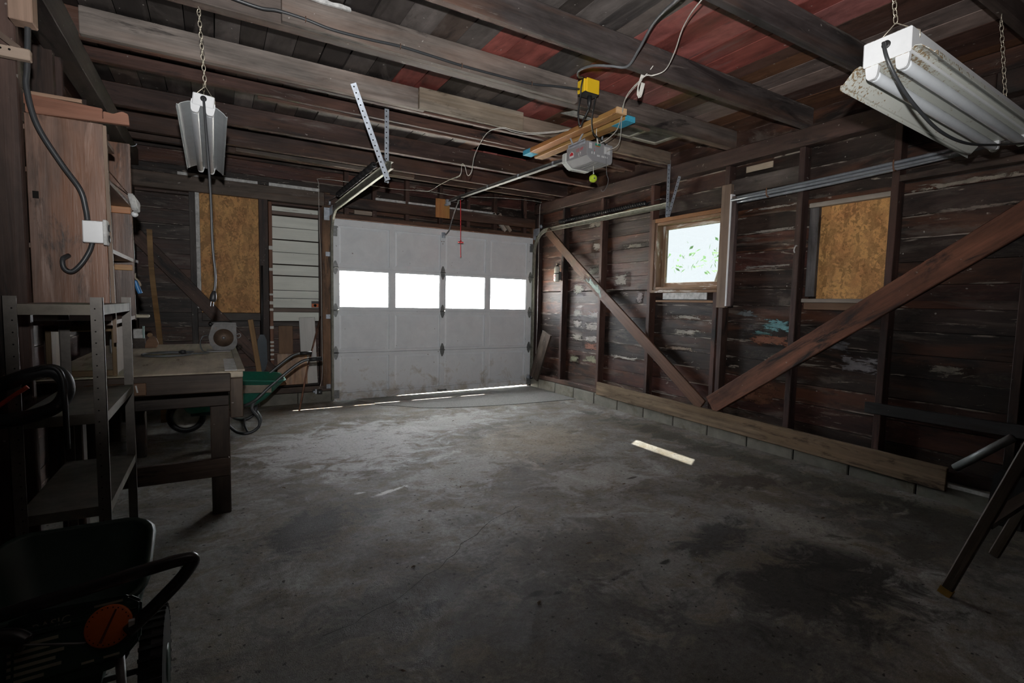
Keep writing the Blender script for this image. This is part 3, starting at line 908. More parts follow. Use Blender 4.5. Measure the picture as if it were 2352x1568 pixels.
for nm, yy in (('gable_front', 6.30), ('gable_back', -.73)):
    g = prism(nm, [(-.95, 2.85), (4.13, 2.85), (1.6, 4.24)], .03, SH, roof, axes((0, yy + .03, 0), (1, 0, 0), (0, 0, 1)))

# ground outside
drive = bx('driveway', (-14, 20), (6.33, 40), (-0.16, -0.10), plain('sunlit_concrete', (.42, .41, .39), .9, var=.1), None)
tag(drive, 'sunlit pale concrete drive outside the door', kind='structure')
lawn = bx('lawn', (4.13, 30), (-20, 6.32), (-0.22, -0.14), plain('lawn_green', (.10, .16, .05), .9, var=.3), None)
tag(lawn, 'green lawn outside the window', kind='structure')

# ================================================================= sectional garage door
door = root('door_1', (2.555, 6.13, 0.0), 'white panelled sectional garage door with a row of four panes', kind='structure')
COLS = [(1.25, 1.85), (1.92, 2.52), (2.59, 3.18), (3.25, 3.84)]
SECT = [(0.016, 0.569, 0.090, 0.530), (0.575, 1.072, 0.600, 1.035), (1.078, 1.569, 1.105, 1.548), (1.575, 2.130, 1.605, 2.055)]
X0, X1 = 1.182, 3.932
YD0, YD1 = 6.120, 6.158
for si, (z0, z1, p0, p1) in enumerate(SECT):
    bm = bmesh.new()
    xs = [X0] + [v for c in COLS for v in c] + [X1]
    for i in range(0, len(xs), 2):
        bm_box(bm, xs[i], xs[i + 1], YD0, YD1, p0, p1)
    bm_box(bm, X0, X1, YD0, YD1, p1, z1)
    if si == 0:
        low = [(X0, .003), (1.75, .003), (2.1, .012), (2.9, .016), (X1, .024)]
        for (xa, za), (xb, zb) in zip(low, low[1:]):
            vs = bm_box(bm, xa, xb, YD0, YD1, 0, p0)
            for v in vs:
                if v.co.z < .01: v.co.z = za if abs(v.co.x - xa) < 1e-6 else zb
    else:
        bm_box(bm, X0, X1, YD0, YD1, z0, p0)
    if si < 3: bm_box(bm, X0, X1, YD1 - .012, YD1, z1, z1 + .012)
    sec = finish('door_section', from_bm(bm, 'door_section'), M_DOOR, door)
    for (a, b) in COLS:
        if si == 2:
            bx('pane', (a - .004, b + .004), (6.138, 6.142), (p0 - .004, p1 + .004), M_PANE, sec, axis=0)
            multi('pane_bead', [(a, b, 6.124, 6.137, p1 - .012, p1), (a, b, 6.124, 6.137, p0, p0 + .012), (a, a + .012, 6.124, 6.137, p0 + .012, p1 - .012), (b - .012, b, 6.124, 6.137, p0 + .012, p1 - .012)], M_DOOR, sec)
        else:
            bm = bmesh.new()
            bm_box(bm, a - .003, b + .003, 6.144, 6.152, p0 - .003, p1 + .003)
            # shallow raised field
            i0 = [bm.verts.new((x, 6.144, z)) for x, z in ((a + .01, p0 + .01), (b - .01, p0 + .01), (b - .01, p1 - .01), (a + .01, p1 - .01))]
            i1 = [bm.verts.new((x, 6.139, z)) for x, z in ((a + .03, p0 + .03), (b - .03, p0 + .03), (b - .03, p1 - .03), (a + .03, p1 - .03))]
            bm.faces.new(i1[::-1])
            for i in range(4): bm.faces.new((i0[i], i1[i], i1[(i + 1) % 4], i0[(i + 1) % 4]))
            bmesh.ops.recalc_face_normals(bm, faces=list(bm.faces))
            finish('panel', from_bm(bm, 'panel'), M_DOOR, sec)
M_HINGE = plain('hinge_steel', (.24, .25, .25), .45, .6, var=.3, sc=40)


def hinge(x, z, h=.075, w=.03):
    bm = bmesh.new()
    for s in (-1, 1):
        poly = [(-w, .004 * s), (w, .004 * s), (w * .9, s * h * .45), (w * .28, s * h), (-w * .28, s * h), (-w * .9, s * h * .45)]
        a = [bm.verts.new((px, -.004, pz)) for px, pz in poly]
        b = [bm.verts.new((px, 0, pz)) for px, pz in poly]
        bm.faces.new(a); bm.faces.new(b[::-1])
        for i in range(6): bm.faces.new((a[i], b[i], b[(i + 1) % 6], a[(i + 1) % 6]))
    bm_tube(bm, [(-w * 1.15, -.008, 0), (w * 1.15, -.008, 0)], .008, 8)
    bmesh.ops.recalc_face_normals(bm, faces=list(bm.faces))
    return finish('hinge', from_bm(bm, 'hinge'), M_HINGE, door, Matrix.Translation((x, YD0 - .0005, z)))


for z in (.572, 1.075, 1.572):
    for x in (1.212, 2.555, 3.90):
        hinge(x, z, .078 if x != 2.555 else .085)
for x, s in ((1.21, -1), (3.905, 1)):
    tube('roller_stem', [(x - s * .03, 6.105, 2.035), (x + s * .06, 6.10, 2.035)], .006, M_STEEL, door, smooth=False)
    multi('top_roller_bracket', [(x - .025, x + .025, 6.112, 6.119, 1.93, 2.02), (x - .02, x + .02, 6.095, 6.112, 2.02, 2.045)], M_HINGE, door)
    multi('bottom_bracket', [(x - .03, x + .04, 6.112, 6.119, .03, .13)], M_HINGE, door)
    for z in (.572, 1.075, 1.572):
        tube('roller_stem', [(x - s * .02, 6.106, z), (x + s * .06, 6.106, z)], .005, M_STEEL, door, smooth=False)
multi('lift_handle', [(2.49, 2.62, 6.098, 6.106, .032, .050), (2.495, 2.515, 6.106, 6.119, .030, .052), (2.595, 2.615, 6.106, 6.119, .030, .052)], M_HINGE, door, bev=.003)
# arm bracket on the top section
multi('arm_bracket', [(2.53, 2.58, 6.10, 6.119, 2.02, 2.09), (2.542, 2.568, 6.075, 6.10, 2.035, 2.06)], M_GALV, door, bev=.003)
for xx, zz in ((2.535, 1.975), (2.565, 1.975), (2.55, 1.945)):
    lathe('screw_hole', [(.006, 0), (.006, .002)], M_NAIL, door, axes((xx, 6.1195, zz), (1, 0, 0), (0, 0, 1)), 8)


# ---- tracks: C-channel swept along vertical, curve and horizontal run
def track(name, x, sgn, yend, ztrack, label, rng):
    rt = root(name, (x, 6.07, 0), label, 'door track', 'roller tracks of the garage door')
    yv = 6.085
    R = .30
    zt = ztrack - R
    path = [(yv, rng), (yv, zt)] + [(yv - R + R * math.cos(a), zt + R * math.sin(a)) for a in [math.pi / 2 * i / 10 for i in range(1, 10)]] + [(yv - R, ztrack), (yend, ztrack + .01)]
    bm = bmesh.new()
    # cross-section in (x across, n outward-normal)
    sec = [(0, -.026), (.004 * sgn, -.026), (.004 * sgn, -.004), (.03 * sgn, -.002)]
    sec = [(-.022 * sgn, -.024), (.0, -.026), (.004 * sgn, -.018), (.004 * sgn, .018), (.0, .026), (-.022 * sgn, .024)]
    rings = []
    for i, (yy, zz) in enumerate(path):
        a = path[max(i - 1, 0)]; b = path[min(i + 1, len(path) - 1)]
        t = Vector((b[0] - a[0], b[1] - a[1])).normalized()
        n = Vector((t.y, -t.x))
        ring = []
        for off in (0, .0018):
            for (sx, sn) in sec:
                ring.append(bm.verts.new((x + sx + (off * sgn), yy + n.x * sn * (1 + off * 12), zz + n.y * sn * (1 + off * 12))))
        rings.append(ring)
    m = len(sec)
    for A, B in zip(rings, rings[1:]):
        for i in range(m - 1):
            bm.faces.new((A[i], A[i + 1], B[i + 1], B[i]))
            bm.faces.new((A[m + i], B[m + i], B[m + i + 1], A[m + i + 1]))
        bm.faces.new((A[0], B[0], B[m], A[m])); bm.faces.new((A[m - 1], A[2 * m - 1], B[2 * m - 1], B[m - 1]))
    finish('rail', from_bm(bm, 'rail'), M_TRACK, rt)
    # angle iron along the horizontal run
    multi('angle_stiffener', [(x + .005 * sgn if sgn > 0 else x - .032, x + .032 if sgn > 0 else x - .005, yend - .02, 5.70, ztrack + .028, ztrack + .031), (x + .005 * sgn - .0015, x + .005 * sgn + .0015, yend - .02, 5.9, ztrack - .02, ztrack + .03)], M_TRACK, rt)
    for zz in (1.72, 1.0, .18):
        multi('track_bracket', [(x + .005 * sgn if sgn > 0 else x - .05, x + .05 if sgn > 0 else x - .005, 6.125, 6.148, zz - .025, zz + .025)], M_GALV, rt)
    # flag bracket and pulley
    multi('flag_bracket', [(x + .006 * sgn if sgn > 0 else x - .065, x + .065 if sgn > 0 else x - .006, 6.125, 6.146, ztrack - .10, ztrack + .04), (x + .004 * sgn - .002, x + .004 * sgn + .002, 5.98, 6.13, ztrack - .05, ztrack + .05)], M_GALV, rt)
    lathe('pulley', [(.006, -.008), (.03, -.008), (.022, 0), (.03, .008), (.006, .008)], M_GALV, rt, axes((x + .03 * sgn, 5.99, ztrack + .075), (0, 1, 0), (0, 0, 1)), 20)
    # extension spring: closely wound dark coil with a cable
    x_s = x + .028 * sgn
    bm = bmesh.new()
    P = []
    y0, y1 = 5.55, yend + .35
    turns = 46
    for i in range(turns * 8 + 1):
        t = i / (turns * 8)
        a = 2 * math.pi * turns * t
        P.append((x_s + .017 * math.cos(a), y0 + (y1 - y0) * t, ztrack + .085 + .017 * math.sin(a)))
    bm_tube(bm, P, .0115, 5)
    finish('spring', from_bm(bm, 'spring'), M_BLACK, rt, None, None, True)
    tube('cable', [(x_s, 5.55, ztrack + .09), (x_s, 5.99, ztrack + .10)], .0025, M_STEEL, rt, smooth=False)
    tube('cable', [(x_s, yend + .35, ztrack + .085), (x_s, yend + .12, ztrack + .09), (x_s, yend + .02, ztrack + .03)], .003, M_STEEL, rt)
    return rt


def punched(name, p0, p1, up, rt, w=.032, holes=None):
    """galvanised punched angle, two flanges with real holes cut as dark discs either side"""
    p0, p1 = Vector(p0), Vector(p1)
    L = (p1 - p0).length
    M = frame_from(p0, p1, up)
    bm = bmesh.new()
    bm_box(bm, -L / 2, L / 2, -w / 2, w / 2, -.001, .001)
    bm_box(bm, -L / 2, L / 2, w / 2 - .002, w / 2, -.001 - w * .8, -.001)
    o = finish(name, from_bm(bm, name), M_GALV, rt, M)
    n = int(L / .038)
    bm = bmesh.new()
    for i in range(n):
        u = -L / 2 + .02 + i * (L - .04) / max(1, n - 1)
        bm_lathe(bm, [(.0055, -.0013), (.0055, .0013)], 8, Matrix.Translation((u, -.003, 0)))
        bm_lathe(bm, [(.0055, -.0013), (.0055, .0013)], 8, Matrix.Translation((u, w / 2 - .001, -w * .45)) @ Matrix.Rotation(math.pi / 2, 4, 'X'))
    hh = finish('bolt_hole', from_bm(bm, 'bolt_hole'), M_DARK, o, M)
    hh['kind'] = 'stuff'
    return o


tl = track('door_track', 1.158, -1, 3.80, 2.205, 'steel roller track on the workbench side of the garage door', .02)
tr = track('door_track', 3.945, 1, 3.62, 2.21, 'steel roller track along the wall with the bright window', .16)
punched('track_hanger', (0.835, 3.595, 2.66), (1.135, 3.80, 2.10), (-.3, -1, 0), tl, .038)
punched('track_hanger', (1.175, 3.965, 2.68), (1.175, 3.965, 2.12), (0, -1, 0), tl, .034)
punched('track_hanger', (3.93, 3.64, 2.66), (3.93, 3.64, 2.10), (0, -1, 0), tr, .04)
punched('track_hanger', (3.93, 3.50, 2.47), (3.93, 3.62, 2.10), (0, -1, .3), tr, .036)

# ================================================================= hanging shop lights
def chain(name, p0, p1, parent, mat, link=.030, r=.0022):
    p0, p1 = Vector(p0), Vector(p1)
    n = max(2, int((p1 - p0).length / (link * .78)))
    F = frame_from(p0, p1, (0.3, 1, 0.1))
    L = (p1 - p0).length
    bm = bmesh.new()
    for i in range(n):
        c = -L / 2 + (i + .5) * L / n
        pts = []
        for k in range(10):
            a = 2 * math.pi * k / 10
            u, v = math.cos(a) * link * .55, math.sin(a) * link * .26
            pts.append(F @ Vector((c + u, v if i % 2 else 0, 0 if i % 2 else v)))
        bm_tube(bm, pts, r, 5, closed=True)
    return finish(name, from_bm(bm, name), mat, parent, None, None, True)


M_LENS = plain('frosted_tube', (.66, .69, .72), .3, var=.05, dirt=((.42, .38, .32), .62, 9.0))
M_WING_L = plain('grey_reflector', (.52, .55, .56), .4, .1, var=.08)
def rust_wing():
    """cream enamel with rust pitting where damp ran down at one end (local x = 0)"""
    k = NT('rust_specked_reflector')
    raw = k.objco(False)
    sx = k.n('ShaderNodeSeparateXYZ')
    k.L(raw, sx.inputs[0])
    n1 = k.noise(raw, (1, 1, 1), 90, 3, 0.6)
    n2 = k.noise(raw, (1, 1, 1), 14, 3, 0.6)
    amt = k.math('ADD', k.math('ADD', n1, k.rng(n2, 0.3, 0.7, -0.10, 0.10)), k.rng(sx.outputs[0], 0.0, 0.5, 0.06, -0.10))
    k.col(k.mix(k.rng(amt, 0.57, 0.62, 0, 0.85), (.62, .63, .58), (.24, .14, .045)))
    k.rough(0.4, 0.5)
    return k.m


M_WING_R = rust_wing()


def shop_light(loc, xdir, ydir, L, hw, lip, H, label, wing_mat, near_anchor, far_anchor, cord_pts, plug, spread, slope=0.0):
    rt = root('shop_light', loc, label, 'light fixture', 'hanging fluorescent fixtures')
    M = axes(loc, xdir, ydir)
    CUR[0] = M
    Wsave = W[rt.name]

    def P(o): return o
    bm = bmesh.new()
    bm_box(bm, 0, L, -hw, hw, H * .30, H)
    bmesh.ops.bevel(bm, geom=list(bm.edges), offset=.004, segments=1, affect='EDGES')
    hs = finish('housing', from_bm(bm, 'housing'), M_WHITE, rt)
    # cord grommet
    lathe('grommet', [(.006, 0), (.014, 0), (.014, .004), (.006, .004)], M_BLACK, hs, axes((-.0045, .0, H * .72), (0, 1, 0), (0, 0, 1)), 14)
    for s in (-1, 1):
        prof = [(hw * .9, H * .31), (hw * 1.12, H * .40), (hw * 1.35, H * .36), (lip * .84, H * .17), (lip * .94, H * .03), (lip, .004), (lip * 1.005, -.012)]
        prof = [(s * y, z) for y, z in prof]
        bm = bmesh.new()
        rings = []
        for x in (0.004, L - .004):
            rings.append([bm.verts.new((x, y, z)) for y, z in prof] + [bm.verts.new((x, y + s * .0005, z + .002)) for y, z in prof][::-1])
        A, B = rings
        n = len(A)
        for i in range(n): bm.faces.new((A[i], A[(i + 1) % n], B[(i + 1) % n], B[i]))
        bm.faces.new(A[::-1]); bm.faces.new(B)
        bmesh.ops.recalc_face_normals(bm, faces=list(bm.faces))
        finish('reflector', from_bm(bm, 'reflector'), wing_mat, rt)
    bm = bmesh.new()
    bm_box(bm, .004, L - .004, -hw * .9, hw * .9, H * .295, H * .31)
    finish('pan', from_bm(bm, 'pan'), wing_mat, rt)
    for s in (-1, 1):
        lathe('lamp_tube', [(.004, 0), (.017, 0), (.019, .008), (.019, L - .068), (.017, L - .06), (.004, L - .06)], M_LENS, rt, axes((.03, s * spread, .0085), (0, 1, 0), (0, 0, 1)), 18)
        for x in (.006, L - .026):
            poly = [(-.019, .052), (.019, .052), (.021, .03), (.017, .0), (.010, -.010), (-.010, -.010), (-.017, .0), (-.021, .03)]
            so = prism('socket', poly, .020, M_WHITE, rt, axes((x + .020, s * spread, .0), (0, -1, 0), (0, 0, 1)), None, .002)
    CUR[0] = Matrix.Identity(4)
    for (x, anchor) in ((.06, near_anchor), (L - .06, far_anchor)):
        apex = M @ Vector((x, 0, H + .062))
        a, b = M @ Vector((x, -hw, H * .8)), M @ Vector((x, hw, H * .8))
        tube('hanger_wire', [a, M @ Vector((x, -hw, H)), apex, M @ Vector((x, hw, H)), b], .0022, M_GAL2, rt, 6, False)
        chain('chain', apex, anchor, rt, M_GAL2, r=.0017)
        tube('hook', [Vector(anchor) + Vector((0, 0, -.012)), Vector(anchor) + Vector((.008, 0, 0)), Vector(anchor) + Vector((0, 0, .012)), Vector(anchor) + Vector((0, 0, .03))], .002, M_GAL2, rt, 6)
    co = tube('power_cord', cord_pts, .0058, M_CABLE, rt, 8, flat=.6)
    if plug:
        e, d = Vector(cord_pts[-1]), (Vector(cord_pts[-1]) - Vector(cord_pts[-2])).normalized()
        bm = bmesh.new()
        bm_tube(bm, [e - d * .01, e + d * .012, e + d * .03, e + d * .045], [.008, .014, .016, .013], 10)
        pg = finish('plug', from_bm(bm, 'plug'), M_BLACK, co, None, None, True)
        for q in (-.006, .006):
            board('prong', e + d * .044 + Vector((q, 0, 0)), e + d * .068 + Vector((q, 0, 0)), .006, .0015, M_GALV, co, None, (1, 0, 0))
    return rt


sl = shop_light((-.035, 3.0, 2.115), (0, 1, -.035), (-1, 0, .10), 1.22, .047, .108, .085,
                'narrow two-tube shop light above the workbench with a dangling plug', M_WING_L,
                (-.04, 2.985, 2.585), (-.04, 4.22, 2.67), [(-.03, 2.995, 2.172), (-.028, 2.97, 2.16), (-.024, 2.965, 2.08), (-.016, 2.965, 1.9), (-.008, 2.965, 1.7), (-.005, 2.965, 1.46), (.004, 2.965, 1.32), (.002, 2.965, 1.26), (-.004, 2.965, 1.22)], True, .032)
sr = shop_light((2.05, .925, 2.045), (1, .0, -.045), (0, 1, -.04), 1.22, .075, .148, .125,
                'rust specked two-tube shop light hung on chains beside the boarded window', M_WING_R,
                (2.10, .972, 2.57), (3.20, .972, 2.57), [(2.045, .93, 2.135), (2.015, .92, 2.125), (2.01, .90, 2.06), (2.07, .88, 1.98), (2.17, .865, 1.92), (2.35, .86, 1.875), (2.6, .86, 1.875), (2.92, .86, 1.925), (3.25, .86, 1.99), (3.8, .86, 2.1)], False, .047)

# ================================================================= garage door opener
M_OPEN = plain('opener_grey', (.25, .25, .26), .42, var=.04, spec=.45)
M_OPEN2 = plain('opener_grey_ribs', (.20, .20, .205), .5, var=.04)
M_RED = plain('red_ink', (.55, .03, .04), .5, var=.02)
M_INK = plain('white_ink', (.72, .72, .72), .5, var=.02)
M_GREEN = plain('green_terminal', (.03, .22, .15), .4, var=.05)
op = root('door_opener', (2.69, 3.36, 2.33), 'grey ceiling-hung garage door opener with rail to the door', 'door opener')
ox0, ox1, oy0, oy1, oz0, oz1 = 2.56, 2.825, 3.225, 3.50, 2.345, 2.497
body = prism('motor_housing', [(ox0, oz1), (ox0, oz0 + .045), (ox0 + .06, oz0), (ox1 - .015, oz0), (ox1, oz0 + .02), (ox1, oz1)], oy1 - oy0, M_OPEN, op, axes((0, oy1, 0), (1, 0, 0), (0, 0, 1)), None, .004)
for i in range(4):
    bx('vent_rib', (2.645 + i * .038, 2.655 + i * .038), (oy0 + .03, oy1 - .04), (oz0 - .004, oz0 + .001), M_OPEN2, body)
prism('light_lens', [(ox0 - .004, oz1 - .03), (ox0 - .004, oz0 + .042), (ox0 + .058, oz0 - .006), (ox1 - .015, oz0 - .006), (ox1, oz0 + .02), (ox1, oz1 - .03)], .06, plain('opener_lens', (.58, .60, .57), .3, var=.04), op, axes((0, oy1 + .06, 0), (1, 0, 0), (0, 0, 1)), None, .008)
# hanging brackets
for (xa, ya) in ((2.60, 3.46), (2.60, 3.27)):
    pass
multi('hanger_bracket', [(2.553, 2.558, 3.25, 3.47, 2.478, 2.515), (2.553, 2.60, 3.25, 3.46, 2.497, 2.501)], M_GALV, op)
multi('hanger_bracket', [(2.80, 2.803, 3.27, 3.45, 2.497, 2.522)], M_GALV, op)
for p0, p1 in (((2.556, 3.405, 2.505), (2.520, 3.43, 2.60)), ((2.556, 3.34, 2.505), (2.546, 3.20, 2.625)), ((2.80, 3.35, 2.51), (2.80, 3.33, 2.60)), ((2.80, 3.42, 2.51), (2.78, 3.47, 2.60))):
    board('hanger_strap', p0, p1, .014, .004, M_GALV, op, None, (1, 0, .2))
# print on the face toward the bench side (reads along -Y) and on the rear face
FX = lambda y, z: axes((ox0 - .0006, y, z), (0, -1, 0), (0, 0, 1))
text('red_lettering', '1/2 HP', .034, M_RED, FX(3.370, 2.437), body)
text('grey_lettering', 'DRIVE', .020, plain('grey_ink', (.42, .43, .47), .5), FX(3.365, 2.472), body)
prism('house_emblem', [(0, 0), (.058, 0), (.058, .034), (.029, .052), (0, .034)], .0008, M_INK, body, FX(3.455, 2.405))
prism('house_emblem', [(.006, .016), (.052, .016), (.052, .032), (.029, .046), (.006, .032)], .0014, M_RED, body, FX(3.455, 2.405))
multi('button_print', [(0, .007, 0, .016, 0, .0006), (.02, .03, .010, .022, 0, .0006), (.024, .03, 0, .006, 0, .0006), (.004, .010, -.010, -.004, 0, .0006), (.012, .02, .024, .026, 0, .0006)], M_INK, body, M=FX(3.335, 2.405))
RX = lambda x, z: axes((x, oy0 - .0006, z), (1, 0, 0), (0, 0, 1))
multi('label_print', [(0, .03, .030 - i * .0065, .034 - i * .0065, 0, .0005) for i in range(7)], M_INK, body, M=RX(2.577, 2.45))
multi('label_print', [(0, .026, .048 - i * .0055, .051 - i * .0055, 0, .0005) for i in range(10)] + [(.030, .058, .048 - i * .0055, .051 - i * .0055, 0, .0005) for i in range(10)] + [(-.003, -.002, -.004, .056, 0, .0005), (.061, .062, -.004, .056, 0, .0005), (-.003, .062, -.005, -.004, 0, .0005)], M_INK, body, M=RX(2.735, 2.425))
multi('label_print', [(0, .007, 0, .018, 0, .0006), (.024, .031, 0, .018, 0, .0006)], M_INK, body, M=RX(2.605, 2.400))
multi('label_print', [(0, .03, .010 - i * .005, .0125 - i * .005, 0, .0005) for i in range(3)] + [(.048, .078, .010 - i * .005, .0125 - i * .005, 0, .0005) for i in range(3)] + [(.088, .094, 0, .014, 0, .0006), (.104, .110, 0, .010, 0, .0006)], M_INK, body, M=RX(2.66, 2.388))
multi('red_print', [(0, .004, 0, .008, 0, .0006), (0, .004, .014, .020, 0, .0006)], M_RED, body, M=RX(2.632, 2.425))
multi('terminal_strip', [(2.64, 2.69, oy0 - .006, oy0, 2.47, 2.486)], M_GREEN, body)
multi('terminal_strip', [(2.645, 2.685, oy0 - .005, oy0, 2.463, 2.469)], plain('orange_tab', (.5, .16, .04), .5), body)
# rail with chain to the header
rail = board('rail', (2.655, 3.50, 2.455), (2.605, 6.03, 2.49), .032, .026, M_STEEL, op, None, (0, 0, 1))
board('rail_flange', (2.655, 3.55, 2.438), (2.605, 6.02, 2.473), .045, .004, M_STEEL, op, None, (0, 0, 1))
chain('drive_chain', (2.675, 3.56, 2.448), (2.627, 4.9, 2.467), op, M_TRACK, .02, .0022)
tube('drive_cable', [(2.627, 4.9, 2.467), (2.62, 6.0, 2.482)], .003, M_STEEL, op, smooth=False)
tube('drive_cable', [(2.635, 3.56, 2.448), (2.59, 6.0, 2.482)], .003, M_BLACK, op, smooth=False)
for t in (.12, .35, .6):
    c = Vector((2.655, 3.50, 2.452)).lerp(Vector((2.605, 6.03, 2.487)), t)
    bx('rail_joint', (c.x - .02, c.x + .02), (c.y - .01, c.y + .01), (c.z - .018, c.z + .018), M_GALV, op)
multi('header_bracket', [(2.575, 2.635, 6.075, 6.118, 2.44, 2.51), (2.59, 2.62, 6.00, 6.08, 2.475, 2.495), (2.555, 2.60, 6.06, 6.1, 2.425, 2.445)], M_GALV, op, bev=.002)
multi('trolley', [(2.59, 2.635, 5.68, 5.80, 2.445, 2.478)], M_BLACK, op, bev=.004)
tube('door_arm', [(2.61, 5.77, 2.45), (2.615, 5.93, 2.30), (2.61, 6.02, 2.17), (2.60, 6.04, 2.11), (2.575, 6.075, 2.065), (2.556, 6.085, 2.05)], .011, M_STEEL, op, 6, flat=.5)
rc = tube('release_cord', [(2.60, 5.70, 2.45), (2.607, 5.70, 2.2), (2.61, 5.70, 1.93), (2.614, 5.70, 1.76)], .005, M_RED, op, 6)
multi('release_handle', [(2.575, 2.645, 5.69, 5.71, 1.925, 1.94), (2.60, 2.62, 5.692, 5.708, 1.94, 1.955)], M_RED, rc, bev=.004)
lathe('cord_knot', [(.002, 0), (.007, .004), (.007, .012), (.002, .016)], M_RED, rc, Matrix.Translation((2.614, 5.70, 1.75)), 10)
# loose antenna wire with a hooked end
tube('antenna_wire', [(2.752, 3.222, 2.42), (2.752, 3.215, 2.34), (2.757, 3.21, 2.26), (2.775, 3.21, 2.22), (2.765, 3.21, 2.17), (2.735, 3.21, 2.125), (2.712, 3.21, 2.118), (2.703, 3.21, 2.132)], .0022, M_GREYWIRE, op, 6)

# tennis ball on a string
ball_z = 2.243
tb = root('tennis_ball', (2.715, 3.33, ball_z - .033), 'bright yellow-green tennis ball hanging under the door opener', 'ball')
bm = bmesh.new()
bmesh.ops.create_icosphere(bm, subdivisions=3, radius=.033)
finish('ball_felt', from_bm(bm, 'ball_felt'), plain('tennis_felt', (.42, .55, .035), .9, var=.2, sc=60, bump=.4), tb, Matrix.Translation((2.715, 3.33, ball_z)), None, True)
lathe('grommet', [(.001, 0), (.007, 0), (.007, .003), (.001, .003)], M_GREYWIRE, tb, axes((2.703, 3.299, ball_z - .006), (1, -.3, 0), (0, 0, 1)), 12)
tube('string', [(2.715, 3.33, ball_z + .03), (2.715, 3.33, ball_z + .045), (2.714, 3.33, 2.345)], .0024, M_WIRE, tb, 6, False)
bm = bmesh.new(); bmesh.ops.create_icosphere(bm, subdivisions=1, radius=.006)
finish('knot', from_bm(bm, 'knot'), M_WIRE, tb, Matrix.Translation((2.718, 3.328, ball_z + .042)), None, True)

# amber mounting boards under the joists
M_AMBER = wood('varnished_amber_wood', .35, [((.10, .035, .012), .62, .08, (3, 10, 10))], .45, .35, ((.50, .33, .10), .5), 40, .4)
M_BLUE = plain('blue_marking_paint', (.06, .38, .55), .55, var=.25, sc=60)
a1 = board('mounting_board', (2.515, 2.80, 2.578), (2.515, 4.05, 2.578), .09, .040, M_AMBER, None, (.42, .19, .065), (0, 0, 1), .004)
tag(a1, 'amber board above the opener with a rounded pale end', 'board', 'boards holding the opener')
a2 = board('mounting_board', (2.672, 2.87, 2.578), (2.652, 4.07, 2.578), .095, .040, M_AMBER, None, (.40, .21, .075), (0, 0, 1), .004)
tag(a2, 'amber board above the opener with a blue painted end', 'board', 'boards holding the opener')
bx('pale_end', (2.469, 2.561), (2.789, 2.801), (2.557, 2.599), M_WOOD, a1, (.62, .40, .22))
multi('painted_end', [(2.6245, 2.7205, 2.868, 3.02, 2.5572, 2.5985)], M_BLUE, a2, bev=.001)
multi('painted_end', [(2.4695, 2.5605, 3.93, 4.0515, 2.5572, 2.5985)], M_BLUE, a1, bev=.001)

# yellow outlet box with plug and leads
M_YEL = plain('yellow_plastic', (.78, .50, .02), .35, var=.03)
yb_ = root('outlet_box', (2.255, 2.86, 2.63), 'yellow outlet box with black plugs below the wired joist', 'outlet box')
bx('box_body', (2.185, 2.305), (2.805, 2.885), (2.648, 2.735), M_YEL, yb_, bev=.006)
bx('box_face', (2.20, 2.31), (2.795, 2.806), (2.645, 2.738), M_YEL, yb_, bev=.004)
bx('box_base', (2.19, 2.31), (2.80, 2.885), (2.638, 2.649), M_BLACK, yb_, bev=.003)
bm = bmesh.new(); bm_tube(bm, [(2.26, 2.84, 2.64), (2.26, 2.84, 2.60), (2.258, 2.84, 2.555)], [.016, .016, .007], 10)
finish('plug', from_bm(bm, 'plug'), M_BLACK, yb_, None, None, True)
tube('lead', [(2.258, 2.84, 2.555), (2.25, 2.88, 2.50), (2.27, 2.95, 2.47), (2.235, 2.93, 2.55), (2.19, 2.85, 2.62), (2.178, 2.83, 2.67), (2.182, 2.82, 2.72), (2.20, 2.83, 2.745)], .006, M_BLACK, yb_)
tube('lead', [(2.315, 2.84, 2.645), (2.335, 2.88, 2.60), (2.40, 2.98, 2.54), (2.50, 3.08, 2.50), (2.62, 3.16, 2.505), (2.70, 3.20, 2.50), (2.735, 3.215, 2.49)], .006, M_BLACK, yb_)
# cables overhead
cb = tube('beam_cable', [(-.55, 2.893, 2.70), (-.25, 2.88, 2.66), (.0, 2.882, 2.642), (.21, 2.882, 2.625), (.30, 2.882, 2.636), (.43, 2.882, 2.632), (.56, 2.882, 2.618), (.76, 2.882, 2.622), (.93, 2.882, 2.632), (1.12, 2.882, 2.628), (1.31, 2.882, 2.622), (1.58, 2.882, 2.625), (1.81, 2.882, 2.632), (2.0, 2.882, 2.66), (2.185, 2.86, 2.675)], .008, M_CABLE)
tag(cb, 'dark cable stapled along the joist to the yellow outlet box', 'cable')
for xx, zz in ((.43, 2.632), (.93, 2.632), (1.31, 2.622), (1.81, 2.632)):
    tube('staple', [(xx, 2.885, zz + .014), (xx, 2.872, zz + .01), (xx, 2.872, zz - .01), (xx, 2.885, zz - .014)], .0018, M_NAIL, cb, 5, False)
gc = tube('thick_cable', [(1.78, 1.05, 2.745), (1.80, 1.55, 2.592), (1.97, 1.95, 2.66), (2.05, 2.15, 2.62), (2.09, 2.285, 2.585), (2.03, 2.36, 2.60), (1.965, 2.45, 2.62), (1.965, 2.58, 2.64), (2.07, 2.72, 2.68), (2.19, 2.83, 2.745)], .0078, M_GREYWIRE)
tag(gc, 'thick grey cable looping across the joists down to the yellow box', 'cable')
wc = tube('thin_wire', [(1.86, 1.05, 2.74), (1.90, 1.56, 2.592), (2.09, 1.87, 2.64), (2.24, 2.07, 2.62), (2.33, 2.22, 2.60), (2.30, 2.29, 2.586), (2.27, 2.33, 2.586), (2.40, 2.62, 2.60), (2.55, 2.83, 2.56), (2.66, 3.0, 2.53), (2.70, 3.15, 2.51), (2.675, 3.205, 2.49)], .0034, M_WIRE)
tag(wc, 'white low-voltage wire running from joist down to the opener', 'wire')
